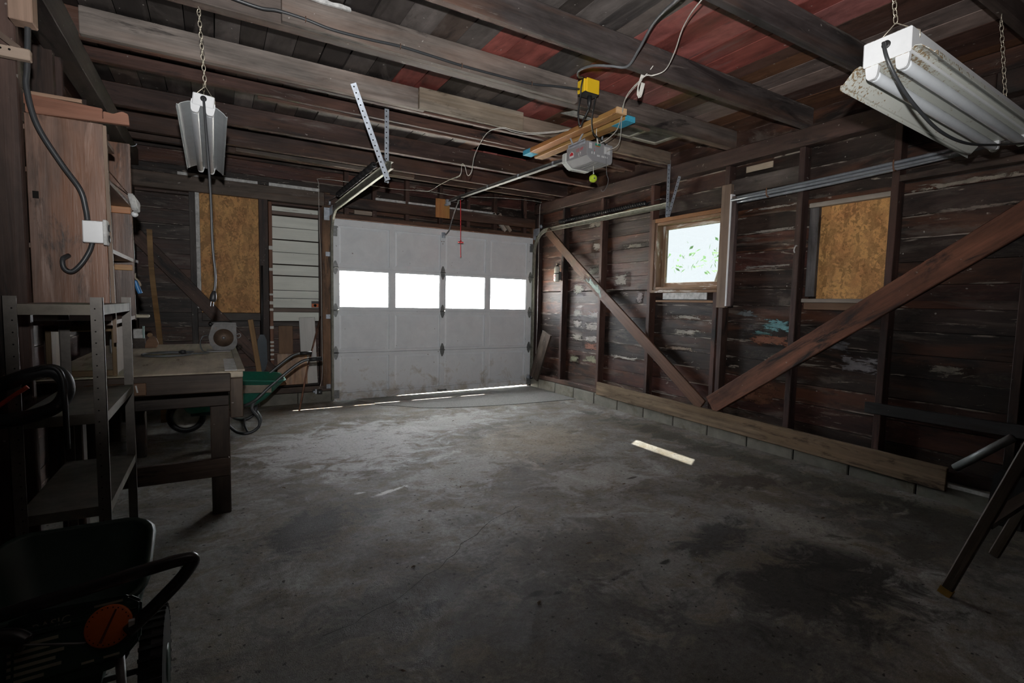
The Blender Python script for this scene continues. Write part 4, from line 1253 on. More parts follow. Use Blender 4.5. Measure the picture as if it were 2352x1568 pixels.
wc2 = tube('thin_wire', [(2.27, 2.335, 2.588), (2.42, 2.66, 2.585), (2.58, 2.86, 2.548), (2.74, 3.06, 2.46), (2.752, 3.215, 2.44)], .0026, M_WIRE)
tag(wc2, 'slender white wire descending straight to the side of the opener', 'wire')
bd = root('wire_bundle', (2.27, 2.335, 2.59), 'folded bundle of white wire hooked under a joist', 'wire')
for k_ in range(5):
    o_ = k_ * .006
    tube('wire_loop', [(2.255 + o_, 2.34, 2.60), (2.262 + o_, 2.37 + o_, 2.55), (2.27 + o_, 2.385, 2.50 - .008 * (k_ % 3)), (2.275 + o_, 2.375, 2.505), (2.27 + o_, 2.35, 2.56)], .0028, M_WIRE, bd, 6)
tube('wire_end', [(2.262, 2.345, 2.575), (2.27, 2.30, 2.60), (2.28, 2.27, 2.63)], .0028, M_WIRE, bd, 6)
for k_, (dy_, dz_) in enumerate(((0, 0), (.012, -.008))):
    w_ = tube('bell_wire', [(2.66, 3.21 + dy_, 2.48 + dz_), (2.62, 3.19, 2.545 + dz_), (2.60, 3.2, 2.60), (2.47, 3.36, 2.60 + dz_), (2.40, 3.45, 2.595 + dz_), (2.22, 3.555 + dy_, 2.58 + dz_), (2.08, 3.56 + dy_, 2.575 + dz_), (1.98, 3.57, 2.58 + dz_), (1.95, 3.75, 2.59), (1.99, 3.98, 2.56), (2.02, 4.15, 2.50 + dz_), (2.05, 4.26, 2.40 + dz_), (2.02, 4.28, 2.36), (1.99, 4.28, 2.44), (1.96, 4.28, 2.45), (1.95, 4.29, 2.36 + dz_), (2.05, 4.75, 2.42), (2.12, 5.2, 2.46), (2.15, 5.6, 2.47), (2.10, 5.9, 2.52)], .0026, M_WIRE)
    tag(w_, ('upper' if k_ == 0 else 'lower') + ' of two white wires drooping from the amber boards toward the door', 'wire', 'drooping bell wires')
w3 = tube('sensor_wire', [(2.10, 5.9, 2.525), (1.9, 5.9, 2.51), (1.71, 5.9, 2.508), (1.35, 5.95, 2.525), (1.045, 6.12, 2.555), (1.04, 6.135, 2.5), (1.04, 6.138, 2.2), (1.06, 6.138, 1.5), (1.062, 6.138, .9), (1.065, 6.138, .35), (1.03, 6.09, .20), (1.00, 6.05, .15)], .0026, M_WIRE, None, 6, True, 3)
tag(w3, 'white wire from ceiling down the orange jamb to the workbench-side sensor', 'wire')
w4 = tube('sensor_wire', [(2.10, 5.9, 2.53), (2.30, 5.9, 2.535), (2.64, 5.9, 2.525), (3.0, 5.92, 2.56), (3.50, 5.93, 2.60), (3.925, 5.95, 2.61), (3.93, 5.96, 2.55), (3.935, 5.97, 2.0), (3.94, 5.97, 1.0), (3.94, 6.0, .3), (3.93, 6.06, .17)], .0026, M_WIRE, None, 6, True, 3)
tag(w4, 'white wire across the header and down beside the leaning dark board', 'wire')
for nm_, lx, s_, lb in (('door_sensor', 1.01, 1, 'small safety sensor near the floor on the workbench side of the door'), ('door_sensor', 3.925, -1, 'small safety sensor near the floor in the wall corner of the door')):
    ds = root(nm_, (lx, 6.03, .10), lb, 'sensor', 'door safety sensors')
    yy_ = 6.03 if s_ > 0 else 6.085
    bx('sensor_body', (lx - .025, lx + .03), (yy_ - .02, yy_ + .02), (.115, .165), M_BLACK, ds, bev=.005)
    multi('sensor_bracket', [(lx - .045, lx - .028, yy_ - .015, yy_ + .02, .12, .175), (lx - .06, lx - .02, yy_ + .02, 6.12 if s_ > 0 else yy_ + .024, .13, .15)], M_GALV, ds)
    lathe('sensor_eye', [(.001, 0), (.008, 0), (.008, .003), (.001, .003)], M_GALV, ds, axes((lx, yy_ - .021, .14), (1, 0, 0), (0, 0, 1)), 12)
# orange wood block behind the header bracket
hb = bx('header_block', (2.45, 2.64), (6.118, 6.14), (2.275, 2.515), M_AMBER, None, (.38, .16, .06), axis=2, bev=.003)
tag(hb, 'orange wooden block carrying the opener rail bracket over the door', 'block')

# ================================================================= workbench
M_BENCH = wood('dusty_bench_top', .22, [((.12, .085, .055), .60, .10, (2.5, 8, 8))], .7, .35, None, 30, .25)
bench = root('workbench', (-.32, 3.7, 0), 'heavy wooden workbench against the dark plank wall', 'workbench')
bt = bx('bench_top', (-.688, .115), (2.85, 4.62), (.800, .832), M_BENCH, bench, (.42, .36, .28), axis=1, bev=.004)
bx('front_edge_board', (-.765, .06), (2.825, 2.85), (.735, .826), M_STUD, bench, (.055, .038, .028), bev=.004)
bx('edge_patch', (-.50, -.28), (2.812, 2.826), (.742, .80), M_WOOD, bench, (.11, .062, .036), bev=.003)
for xx in (-.345, -.318):
    board('chalk_tick', (xx, 2.8112, .79), (xx + .006, 2.8112, .757), .006, .001, M_PATINA, bench, None, (0, 1, 0))
bx('corner_block', (.055, .112), (2.83, 2.90), (.60, .80), M_STUD, bench, (.075, .055, .04), bev=.004)
bx('side_board', (.072, .112), (2.905, 4.6), (.72, .80), M_STUD, bench, (.11, .085, .06), bev=.004)
bx('edge_strip', (.09, .122), (2.84, 4.62), (.832, .842), M_WOOD, bench, (.33, .28, .215))
bx('apron', (-.688, .055), (3.10, 3.135), (.615, .745), M_STUD, bench, (.045, .036, .03), bev=.004)
bx('stretcher', (-.60, .052), (3.10, 3.135), (.225, .325), M_STUD, bench, (.075, .048, .034), bev=.004)
for (x0, y0, w_) in ((-.035, 3.14, .092), (-.66, 3.14, .09), (-.55, 4.52, .09)):
    bx('leg', (x0, x0 + w_), (y0, y0 + .085), (0, .80), M_STUD, bench, (.055, .038, .028), bev=.005)
bx('leg', (-.035, .055), (4.5, 4.58), (0, .80), M_STUD, bench, (.07, .048, .036), bev=.005)
bx('back_stretcher', (-.70, .05), (4.58, 4.61), (.62, .74), M_STUD, bench, (.06, .045, .036), bev=.004)
bx('steel_plate', (.035, .092), (2.88, 3.42), (.832, .8355), M_PATINA, bench)

# circular saw standing on the bench
M_CAST = plain('dusty_cast_metal', (.085, .082, .08), .55, .35, var=.35, sc=22, dirt=((.17, .10, .07), .60, 10.0))
M_RUST = plain('rusty_disc', (.10, .066, .045), .6, .35, var=.4, sc=16)
sw = root('circular_saw', (.04, 3.95, .832), 'dusty grey circular saw with rusty disc on the bench corner', 'power saw')
SX = axes((.04, 3.915, .932), (1, 0, 0), (0, 0, 1))
poly = [(-.083, .0), (-.062, .075), (-.052, .084), (.078, .086), (.080, .0), (.084, -.055), (.066, -.088), (.0, -.096), (-.052, -.090), (-.075, -.05)]
prism('blade_guard', poly, -.018, M_CAST, sw, SX, None, .003)
prism('rear_guard', [(x * .98 + .006, z + .008) for x, z in poly], -.02, M_CAST, sw, axes((.04, 3.96, .932), (1, 0, 0), (0, 0, 1)), None, .003)
lathe('disc', [(.002, -.004), (.058, -.003), (.060, 0), (.002, .001)], M_RUST, sw, axes((.045, 3.911, .925), (1, 0, 0), (0, 0, 1)), 32)
lathe('arbor', [(.001, 0), (.011, 0), (.009, .006), (.001, .006)], M_STEEL, sw, axes((.045, 3.910, .925), (1, 0, 0), (0, 0, 1)), 8)
lathe('motor', [(.002, 0), (.05, 0), (.055, .02), (.05, .11), (.03, .13), (.002, .13)], M_CAST, sw, axes((.04, 3.965, .932), (-1, 0, 0), (0, 0, 1)), 20)
multi('shoe', [(-.055, .086, 3.89, 4.05, .8325, .840)], M_STEEL, sw, bev=.002)
tube('wing_nut', [(.12, 3.93, .945), (.142, 3.93, .95), (.148, 3.93, .935), (.135, 3.93, .922), (.12, 3.93, .925)], .004, M_STEEL, sw, 6)
tube('saw_handle', [(-.03, 3.98, 1.01), (-.02, 4.0, 1.022), (.09, 4.0, 1.022), (.12, 3.99, .99)], .012, M_BLACK, sw)
co_ = [(-.045, 3.93, .945), (-.075, 3.92, .935), (-.09, 3.90, .89), (-.075, 3.86, .845), (-.04, 3.80, .838), (-.08, 3.78, .838), (-.14, 3.76, .838)]
tube('saw_cord', co_ + [(-.17 + .13 * math.cos(a) - .09, 3.76 + .13 * math.sin(a), .838 + .004 * (i // 12)) for i, a in enumerate([2 * math.pi * k / 12 for k in range(26)])] + [(-.36, 3.85, .84), (-.30, 3.78, .845), (-.20, 3.74, .848)], .0045, M_GREYWIRE, sw, 6, True, 4)
bm = bmesh.new(); bm_tube(bm, [(-.20, 3.74, .852), (-.185, 3.735, .852), (-.165, 3.73, .852)], [.008, .014, .012], 8)
finish('plug', from_bm(bm, 'plug'), M_BLACK, sw, None, None, True)

# small things at the back of the bench
cup = root('small_box', (-.465, 4.36, .832), 'little white and grey box on the rear of the workbench', 'box')
bx('box_body', (-.495, -.44), (4.33, 4.38), (.90, .968), M_PATINA, cup, bev=.003)
bx('box_side', (-.44, -.432), (4.325, 4.38), (.895, .985), plain('teal_card', (.20, .30, .29), .6), cup)
bx('box_stand', (-.50, -.43), (4.32, 4.40), (.832, .90), M_STUD, cup, (.06, .045, .035))
pl_ = root('hand_plane', (-.40, 4.36, .832), 'brown wooden tool beside the little white box', 'hand tool')
prism('plane_body', [(-.03, 0), (.04, 0), (.05, .03), (.035, .07), (.01, .085), (-.02, .05)], .05, M_WOOD, pl_, axes((-.40, 4.36, .833), (1, 0, 0), (0, 0, 1)), (.16, .085, .045), .004)
prism('plane_knob', [(-.012, 0), (.012, 0), (.016, .02), (0, .032), (-.016, .02)], .03, M_WOOD, pl_, axes((-.395, 4.355, .91), (1, 0, .4), (-.4, 0, 1)), (.20, .12, .06), .003)
wr = tube('hook_bar', [(-.49, 3.45, .88), (-.492, 3.45, .95), (-.482, 3.45, .985), (-.47, 3.45, 1.0), (-.478, 3.45, 1.02)], .007, M_STEEL)
tag(wr, 'bent steel hook bar standing behind the shelf post', 'tool')
# pale curved lath leaning behind the bench
bm = bmesh.new()
P_ = [(-.535, 6.06, 1.84), (-.528, 6.04, 1.5), (-.505, 5.98, 1.2), (-.46, 5.80, .80), (-.445, 5.74, .40), (-.44, 5.70, .004)]
rgs = []
for p in smooth_pts(P_, 4):
    rgs.append([bm.verts.new(p + Vector(v)) for v in ((-.022, -.006, 0), (.022, -.006, 0), (.022, .006, 0), (-.022, .006, 0))])
for A, B in zip(rgs, rgs[1:]):
    for i in range(4): bm.faces.new((A[i], A[(i + 1) % 4], B[(i + 1) % 4], B[i]))
bm.faces.new(rgs[0][::-1]); bm.faces.new(rgs[-1])
lt = finish('curved_lath', from_bm(bm, 'curved_lath'), M_WOOD, None, None, (.28, .17, .075))
tag(lt, 'long yellowish bent strip of wood leaning behind the workbench', 'wood strip')

# ================================================================= wall cabinet over the bench
cab = root('wall_cabinet', (-.55, 3.0, 1.0), 'open plywood wall cabinet with worn reddish side panel', 'cabinet')
bx('side_panel', (-.612, -.375), (2.645, 2.663), (1.13, 1.885), M_PLY, cab, (.15, .088, .064), axis=2, bev=.002)
board('side_panel_lip', (-.372, 2.654, 1.88), (-.362, 2.654, 1.0), .018, .012, M_WOOD, cab, (.20, .14, .10), (1, 0, 0))
bx('side_panel', (-.775, -.373), (3.40, 3.418), (1.065, 2.0), M_PLY, cab, (.085, .045, .030), axis=2, bev=.002)
bx('back_panel', (-.79, -.772), (2.66, 3.40), (1.06, 1.95), M_STUD, cab, (.05, .032, .026))
for zz in (1.845, 1.685, 1.395, 1.09):
    bx('shelf', (-.77, -.375), (2.665, 3.40 if zz != 1.845 else 2.9), (zz - .018, zz), M_PLY, cab, (.10, .07, .055), axis=1)
for zz in (1.667, 1.362):
    bx('cleat', (-.482, -.378), (3.383, 3.40), (zz - .036 if zz > 1.5 else zz - .03, zz), M_AMBER, cab, (.30, .12, .045), bev=.002)
bx('cleat', (-.478, -.40), (2.884, 2.90), (1.785, 1.827), M_AMBER, cab, (.32, .14, .05), bev=.002)
prism('top_board', [(-.61, 1.915), (-.61, 1.955), (-.375, 1.945), (-.375, 1.90)], -.02, M_WOOD, cab, axes((0, 2.64, 0), (1, 0, 0), (0, 0, 1)), (.19, .082, .05), .002)
prism('top_board', [(-.605, 1.883), (-.605, 1.915), (-.372, 1.903), (-.372, 1.934), (-.34, 1.930), (-.325, 1.938), (-.31, 1.945), (-.292, 1.938), (-.288, 1.895)], -.025, M_WOOD, cab, axes((0, 2.635, 0), (1, 0, 0), (0, 0, 1)), (.20, .09, .056), .002)
bx('top_board', (-.61, -.44), (2.65, 2.67), (1.955, 1.968), M_WOOD, cab, (.24, .15, .10))
bx('square_hole', (-.598, -.580), (2.6435, 2.6455), (1.565, 1.593), M_DARK, cab, axis=2)
bg_ = root('folded_bag', (-.35, 3.3, 1.60), 'small white bag hanging off the upper cabinet shelf', 'bag')
prism('bag_paper', [(-.01, .0), (.03, -.075), (.055, -.09), (.062, -.05), (.055, -.035)], .03, M_PATINA, bg_, axes((-.378, 3.30, 1.725), (.35, 1, 0), (0, 0, 1)), None, .004)
bm = bmesh.new(); bmesh.ops.create_icosphere(bm, subdivisions=2, radius=.016)
finish('bag_knot', from_bm(bm, 'bag_knot'), M_WHITE, bg_, Matrix.Translation((-.36, 3.375, 1.63)), None, True)
bx('string', (-.38, -.375), (2.66, 3.29), (1.722, 1.724), M_NAIL, bg_, axis=1)
# bits poking out beyond the far panel
bt_ = root('blue_handled_tool', (-.37, 3.425, 1.20), 'blue handled tool hanging beyond the cabinet', 'tool')
tube('handle', [(-.373, 3.42, 1.28), (-.362, 3.42, 1.24), (-.352, 3.42, 1.21)], .012, plain('blue_grip', (.04, .18, .42), .4), bt_)
tube('jaw', [(-.375, 3.42, 1.32), (-.372, 3.42, 1.295), (-.357, 3.42, 1.275), (-.350, 3.42, 1.25)], .006, M_WOOD, bt_, col=(.25, .2, .15))
cn = lathe('clear_bottle', [(.002, 0), (.014, 0), (.015, .03), (.014, .11), (.006, .13), (.006, .15), (.002, .15)], M_GREYWIRE, None, Matrix.Translation((-.405, 3.6, 1.40)), 14)
tag(cn, 'slim grey bottle standing by the far cabinet panel', 'bottle')
bs_ = bx('bottle_ledge', (-.775, -.38), (3.55, 3.65), (1.385, 1.40), M_STUD, None, (.05, .035, .03)); tag(bs_, 'dark ledge under the slim grey bottle', 'shelf')
wp = bx('protruding_board', (-.77, -.322), (3.46, 3.54), (1.075, 1.092), M_WOOD, None, (.42, .38, .30), axis=0, bev=.004)
tag(wp, 'pale board end sticking out past the cabinet foot', 'board')
# open wooden crate standing on the near end of the bench, behind the steel posts
ct = root('open_crate', (-.52, 2.90, .832), 'open yellowish wooden crate frame on the near end of the workbench', 'crate')
for nm_, xs_, ys_, zs_2 in (('top_bar', (-.615, -.40), (2.865, 2.885), (1.035, 1.062)), ('bottom_bar', (-.615, -.40), (2.865, 2.885), (.834, .86)), ('upright', (-.63, -.61), (2.86, 2.89), (.833, 1.06)), ('upright', (-.405, -.388), (2.86, 2.89), (.833, 1.06)), ('side_board', (-.63, -.615), (2.89, 3.09), (.84, 1.05)), ('side_board', (-.40, -.39), (2.89, 3.09), (.84, 1.05))):
    bx(nm_, xs_, ys_, zs_2, M_WOOD, ct, (.13, .085, .042), bev=.002)
# hooks on the left plate
for i, (yy, zz) in enumerate(((4.6, 2.45), (5.35, 2.455))):
    hk = tube('wire_hook', [(-.61, yy, zz), (-.59, yy, zz - .01), (-.57, yy, zz - .012), (-.548, yy, zz - .002), (-.54, yy, zz + .014)], .004, M_GALV)
    tag(hk, ('nearer' if i == 0 else 'farther') + ' of two white hooks under the dark plate above the cabinet', 'hook', 'hooks on the plate')

# outlet box with cable on the cabinet panel
eo = root('wall_outlet', (-.41, 2.62, 1.40), 'white outlet box on the worn cabinet panel', 'outlet')
bx('box', (-.446, -.380), (2.596, 2.645), (1.405, 1.492), M_WHITE, eo, bev=.003)
bx('face_plate', (-.380, -.368), (2.585, 2.656), (1.398, 1.498), M_PATINA, eo, axis=2, bev=.002)
for zz in (1.425, 1.468):
    lathe('socket', [(.001, 0), (.015, 0), (.015, .003), (.001, .003)], M_BLACK, eo, axes((-.3655, 2.62, zz), (0, 1, 0), (0, 0, 1)), 14)
tube('feed_cable', [(-.575, 2.59, 2.42), (-.572, 2.588, 2.27), (-.582, 2.588, 2.04), (-.587, 2.588, 1.96), (-.563, 2.59, 1.83), (-.50, 2.60, 1.70), (-.448, 2.60, 1.61), (-.435, 2.61, 1.54), (-.432, 2.62, 1.49)], .0098, M_CABLE, eo)
tube('tail_cable', [(-.42, 2.62, 1.406), (-.43, 2.615, 1.37), (-.455, 2.61, 1.32), (-.485, 2.61, 1.288), (-.508, 2.61, 1.30), (-.512, 2.615, 1.335), (-.498, 2.64, 1.352)], .009, M_CABLE, eo)
# short boards nailed high on the left
sb = bx('nailed_board', (-.78, -.563), (2.545, 2.575), (2.045, 2.085), M_WOOD, None, (.30, .23, .18), axis=0, bev=.003); tag(sb, 'short pale board with nail holes on the dark post', 'board')
for xx in (-.642, -.618):
    lathe('nail_hole', [(.001, 0), (.004, 0), (.004, .001), (.001, .001)], M_DARK, sb, axes((xx, 2.5445, 2.07), (1, 0, 0), (0, 0, 1)), 8)
sb2 = bx('wood_block', (-.615, -.548), (2.53, 2.60), (2.175, 2.35), M_WOOD, None, (.26, .175, .13), axis=2, bev=.003); tag(sb2, 'stub of timber nailed by the ceiling plate', 'block')
board('strut', (-.80, 2.585, 2.24), (-.60, 2.585, 2.09), .02, .02, M_STUD, sb, (.12, .085, .065))

# ================================================================= metal shelf unit
M_POST = plain('brown_grey_steel', (.135, .12, .105), .5, .1, var=.2, sc=30)
M_SHELF = plain('dusty_shelf', (.15, .132, .105), .65, .1, var=.3, sc=14)
shf = root('metal_shelf', (-.44, 2.46, 0), 'brown grey steel shelving unit with angle posts', 'shelving')
for (px, py, sx, sy) in ((-.568, 2.14, 1, 1), (-.322, 2.14, -1, 1), (-.322, 2.79, -1, -1), (-.568, 2.79, 1, -1)):
    bm = bmesh.new()
    bm_box(bm, min(px, px + sx * .034), max(px, px + sx * .034), min(py, py + sy * .002), max(py, py + sy * .002), 0, 1.19)
    bm_box(bm, min(px, px + sx * .002), max(px, px + sx * .002), min(py, py + sy * .014), max(py, py + sy * .014), 0, 1.19)
    po = finish('post', from_bm(bm, 'post'), M_POST, shf)
    bm = bmesh.new()
    for i in range(30):
        bm_lathe(bm, [(.0025, -.0004), (.0025, .0004)], 6, axes((px + sx * .022, py - sy * .0006, .05 + i * .038), (1, 0, 0), (0, 0, 1)))
    hh = finish('slot', from_bm(bm, 'slot'), M_DARK, po); hh['kind'] = 'stuff'
for zz in (1.165, .80, .48, .10):
    bm = bmesh.new()
    bm_box(bm, -.565, -.325, 2.143, 2.787, zz - .003, zz)
    for b in ((-.565, -.325, 2.143, 2.146), (-.565, -.325, 2.784, 2.787), (-.565, -.562, 2.146, 2.784), (-.328, -.325, 2.146, 2.784)):
        bm_box(bm, *b, zz - .034, zz - .003)
    finish('shelf', from_bm(bm, 'shelf'), M_SHELF, shf)
# stuff leaning in the shelf: black hose loop with orange stripe
hs_ = root('looped_hose', (-.47, 1.95, .80), 'black looped hose with an orange stripe on the steel shelving', 'hose')
tube('hose', [(-.60, 2.12, .90), (-.53, 2.11, .935), (-.46, 2.11, .955), (-.425, 2.11, .93), (-.42, 2.11, .88), (-.45, 2.11, .835), (-.52, 2.11, .81), (-.60, 2.11, .80)], .022, M_BLACK, hs_, 10)
tube('thin_hose', [(-.52, 2.10, .945), (-.455, 2.09, .97), (-.425, 2.09, .94), (-.42, 2.09, .85), (-.42, 2.10, .70)], .008, M_BLACK, hs_, 8)
tube('stripe', [(-.60, 2.085, .83), (-.55, 2.085, .875), (-.505, 2.085, .91)], .007, plain('orange_red_plastic', (.42, .05, .02), .5), hs_, 6)

# ================================================================= wheelbarrow
M_TUBG = plain('green_barrow_paint', (.02, .17, .115), .5, var=.2, sc=12, dirt=((.20, .17, .13), .64, 5.0))
M_TUBS = plain('dusty_barrow_side', (.23, .19, .145), .7, var=.3, sc=20)
M_TUBW = plain('barrow_tube', (.10, .105, .11), .4, .4, var=.25, sc=20)
wbw = root('wheelbarrow', (.1, 5.2, 0), 'green wheelbarrow with bent tube legs behind the workbench', 'wheelbarrow')


def tub_ring(x0, x1, y0, y1, z0, z1, r, n=5):
    pts = []
    for cx_, cy_, a0 in ((x1 - r, y1 - r, 0), (x0 + r, y1 - r, 90), (x0 + r, y0 + r, 180), (x1 - r, y0 + r, 270)):
        for i in range(n):
            a = math.radians(a0 + 90 * i / (n - 1))
            x = cx_ + r * math.cos(a)
            t = (x - x0) / (x1 - x0)
            pts.append((x, cy_ + r * math.sin(a), z0 + (z1 - z0) * t))
    return pts


rings_ = [tub_ring(-.22, .30, 5.06, 5.36, .19, .22, .06), tub_ring(-.27, .38, 5.0, 5.42, .27, .28, .07), tub_ring(-.40, .53, 4.92, 5.50, .52, .455, .09), tub_ring(-.42, .55, 4.905, 5.515, .525, .46, .10), tub_ring(-.42, .55, 4.905, 5.515, .512, .447, .10), tub_ring(-.395, .525, 4.925, 5.495, .51, .445, .09),
          tub_ring(-.262, .372, 5.005, 5.415, .275, .285, .07), tub_ring(-.21, .29, 5.07, 5.35, .20, .23, .06)]
rings_ = rings_[:4] + [rings_[3]]
bm = bmesh.new()
out_ = [tub_ring(-.42, .55, 4.905, 5.515, .515, .45, .10), tub_ring(-.42, .55, 4.905, 5.515, .525, .46, .10), tub_ring(-.40, .53, 4.925, 5.495, .525, .46, .09), tub_ring(-.27, .38, 5.005, 5.415, .28, .29, .07), tub_ring(-.21, .30, 5.07, 5.35, .20, .23, .06)]
in_ = [tub_ring(-.42, .55, 4.905, 5.515, .515, .45, .10), tub_ring(-.405, .535, 4.918, 5.502, .512, .447, .09), tub_ring(-.278, .388, 4.998, 5.422, .272, .282, .07), tub_ring(-.22, .31, 5.06, 5.36, .19, .22, .06)]
for stack, flip in ((out_, False), (in_, True)):
    rr = [[bm.verts.new(p) for p in ring] for ring in stack]
    n_ = len(rr[0])
    for A, B in zip(rr, rr[1:]):
        for i in range(n_):
            f = (A[i], A[(i + 1) % n_], B[(i + 1) % n_], B[i])
            bm.faces.new(f if not flip else f[::-1])
    bm.faces.new(rr[-1] if not flip else rr[-1][::-1])
bmesh.ops.remove_doubles(bm, verts=list(bm.verts), dist=.0005)
tubo = finish('tub', from_bm(bm, 'tub'), M_TUBG, wbw, None, None, True)
board('dusty_side', (-.02, 4.928, .425), (.42, 4.928, .405), .10, .010, M_TUBS, wbw, None, (0, -1, .35))
for s_, yy in ((-1, 4.92), (1, 5.50)):
    tube('handle_rail', [(-.20, 5.21 + s_ * .06, .165), (.02, 5.21 + s_ * .13, .185), (.25, yy, .275), (.40, yy, .405), (.52, yy, .51), (.64, yy, .605), (.72, yy, .64), (.84, yy, .645)], .014, M_TUBW, wbw, 10)
    tube('grip', [(.735, yy, .6415), (.79, yy, .644), (.85, yy, .645)], .019, M_BLACK, wbw, 10, False)
    tube('leg', [(.33, yy, .345), (.27, yy, .265), (.265, yy, .21), (.315, yy, .13), (.31, yy, .055), (.235, yy, .012), (.14, yy, .03), (.06, yy, .12)], .0125, M_TUBW, wbw, 10)
    tube('leg_brace', [(.30, yy + .02 * -s_, .20), (.335, yy, .12), (.29, yy, .03), (.20, yy, .012)], .009, M_TUBW, wbw, 8)
tube('cross_brace', [(.225, 4.93, .014), (.215, 5.21, .02), (.225, 5.49, .014)], .010, M_TUBW, wbw, 8)
tyre = lathe('tyre', [(.10, -.036), (.135, -.034), (.148, -.018), (.152, 0), (.148, .018), (.135, .034), (.10, .036), (.095, 0)], M_BLACK, wbw, axes((-.235, 5.20, .152), (1, 0, 0), (0, 0, 1)), 32)
lathe('wheel_rim', [(.002, -.018), (.03, -.03), (.04, -.012), (.08, -.014), (.102, -.034), (.102, .034), (.08, .014), (.04, .012), (.03, .03), (.002, .018)], plain('pale_rim', (.62, .60, .55), .5, .2, var=.3, sc=14), wbw, axes((-.235, 5.20, .152), (1, 0, 0), (0, 0, 1)), 28)

# ================================================================= leaning bits by the front wall
def lean(name, p0, p1, w, t, mat, col, label, cat, up=(0, -1, .1)):
    o = board(name, p0, p1, w, t, mat, None, col, up, .003)
    return tag(o, label, cat)


lean('white_board', (.925, 6.115, .23), (.90, 6.135, .99), .17, .012, M_SIDING, (.52, .52, .50), 'tall white board with a raw wood top edge leaning by the door jamb', 'board')
lean('brown_board', (.675, 6.108, .24), (.675, 6.125, .895), .148, .012, M_WOOD, (.155, .088, .05), 'narrow brown board standing behind the plywood offcut', 'board')
lean('plywood_offcut', (.735, 6.06, .235), (.735, 6.09, .585), .31, .012, M_PLY, (.27, .155, .08), 'square orange-brown plywood offcut leaning behind the barrow handles', 'board')
lean('pale_lath', (.41, 6.02, .30), (.325, 6.10, .965), .052, .012, M_WOOD, (.30, .175, .075), 'short yellow-brown lath leaning under the window rail', 'wood strip')
st_ = tube('broom_stick', [(.74, 5.62, .02), (.86, 5.85, .45), (1.045, 6.12, 1.0)], .010, M_WOOD, None, 8, False, col=(.20, .10, .065)); tag(st_, 'thin reddish brown stick leaning against the orange jamb', 'stick')
sh_ = root('shovel', (.43, 6.05, .35), 'dark long-handled shovel hung blade down on the stud', 'shovel')
tube('handle', [(.445, 6.125, 1.55), (.44, 6.12, 1.1), (.435, 6.10, .80)], .013, M_BLACK, sh_, 8, False)
prism('blade', [(-.02, .0), (.02, .0), (.045, -.06), (.05, -.30), (.03, -.38), (0, -.41), (-.03, -.38), (-.05, -.30), (-.045, -.06)], .006, plain('blue_black_blade', (.03, .04, .05), .5, .3), sh_, axes((.435, 6.105, .80), (1, 0, 0), (0, .03, 1)), None, .002)
dk_ = lean('dark_plank', (3.90, 5.96, .14), (3.945, 5.72, .80), .19, .03, M_STUD, (.085, .065, .05), 'dark grey plank leaning in the corner by the door', 'board', (-1, -.1, .1))
stk = bx('orange_sticker', (.965, 1.045), (6.2275, 6.2285), (1.10, 1.175), plain('sticker_black', (.03, .03, .03), .5), None, axis=2)
tag(stk, 'small square orange and black sticker on the white clapboards', 'sticker')
bx('sticker_field', (.969, 1.041), (6.226, 6.2275), (1.105, 1.145), plain('sticker_orange', (.55, .12, .02), .5), stk, axis=0)
lathe('sticker_ring', [(.008, 0), (.016, 0), (.016, .001), (.008, .001)], M_DARK, stk, axes((1.005, 6.2255, 1.125), (1, 0, 0), (0, 0, 1)), 18)

# ================================================================= right wall things
fe = root('fire_extinguisher', (3.93, 5.50, 1.50), 'small white fire extinguisher on the stud near the door', 'fire extinguisher')
lathe('cylinder', [(.002, 0), (.036, 0), (.038, .01), (.038, .17), (.03, .195), (.014, .205), (.002, .205)], plain('cream_cylinder', (.62, .62, .54), .35, var=.04), fe, Matrix.Translation((3.925, 5.50, 1.50)), 20)
lathe('band', [(.0385, 0), (.0393, 0), (.0393, .012), (.0385, .012)], M_BLACK, fe, Matrix.Translation((3.925, 5.50, 1.60)), 20, close=False) if False else lathe('band', [(.03, 0), (.0393, 0), (.0393, .012), (.03, .012)], M_BLACK, fe, Matrix.Translation((3.925, 5.50, 1.60)), 20)
multi('valve', [(3.912, 3.938, 5.485, 5.515, 1.705, 1.725), (3.905, 3.975, 5.493, 5.507, 1.725, 1.733), (3.905, 3.965, 5.493, 5.507, 1.738, 1.744)], M_BLACK, fe, bev=.002)
lathe('gauge', [(.001, 0), (.012, 0), (.012, .008), (.001, .008)], M_GAL2, fe, axes((3.905, 5.484, 1.728), (1, .4, 0), (0, 0, 1)), 14)
tube('nozzle', [(3.915, 5.49, 1.722), (3.90, 5.475, 1.712), (3.895, 5.47, 1.70)], .006, M_BLACK, fe, 8)
multi('label_sheet', [(3.8845, 3.886, 5.478, 5.518, 1.515, 1.595)], M_INK, fe)
multi('label_marks', [(3.8835, 3.8843, 5.482, 5.495, 1.56, 1.585), (3.8835, 3.8843, 5.500, 5.514, 1.535, 1.55)], M_RED, fe)
multi('wall_strap', [(3.925, 3.965, 5.46, 5.466, 1.52, 1.63), (3.925, 3.965, 5.536, 5.54, 1.52, 1.63)], M_STEEL, fe)

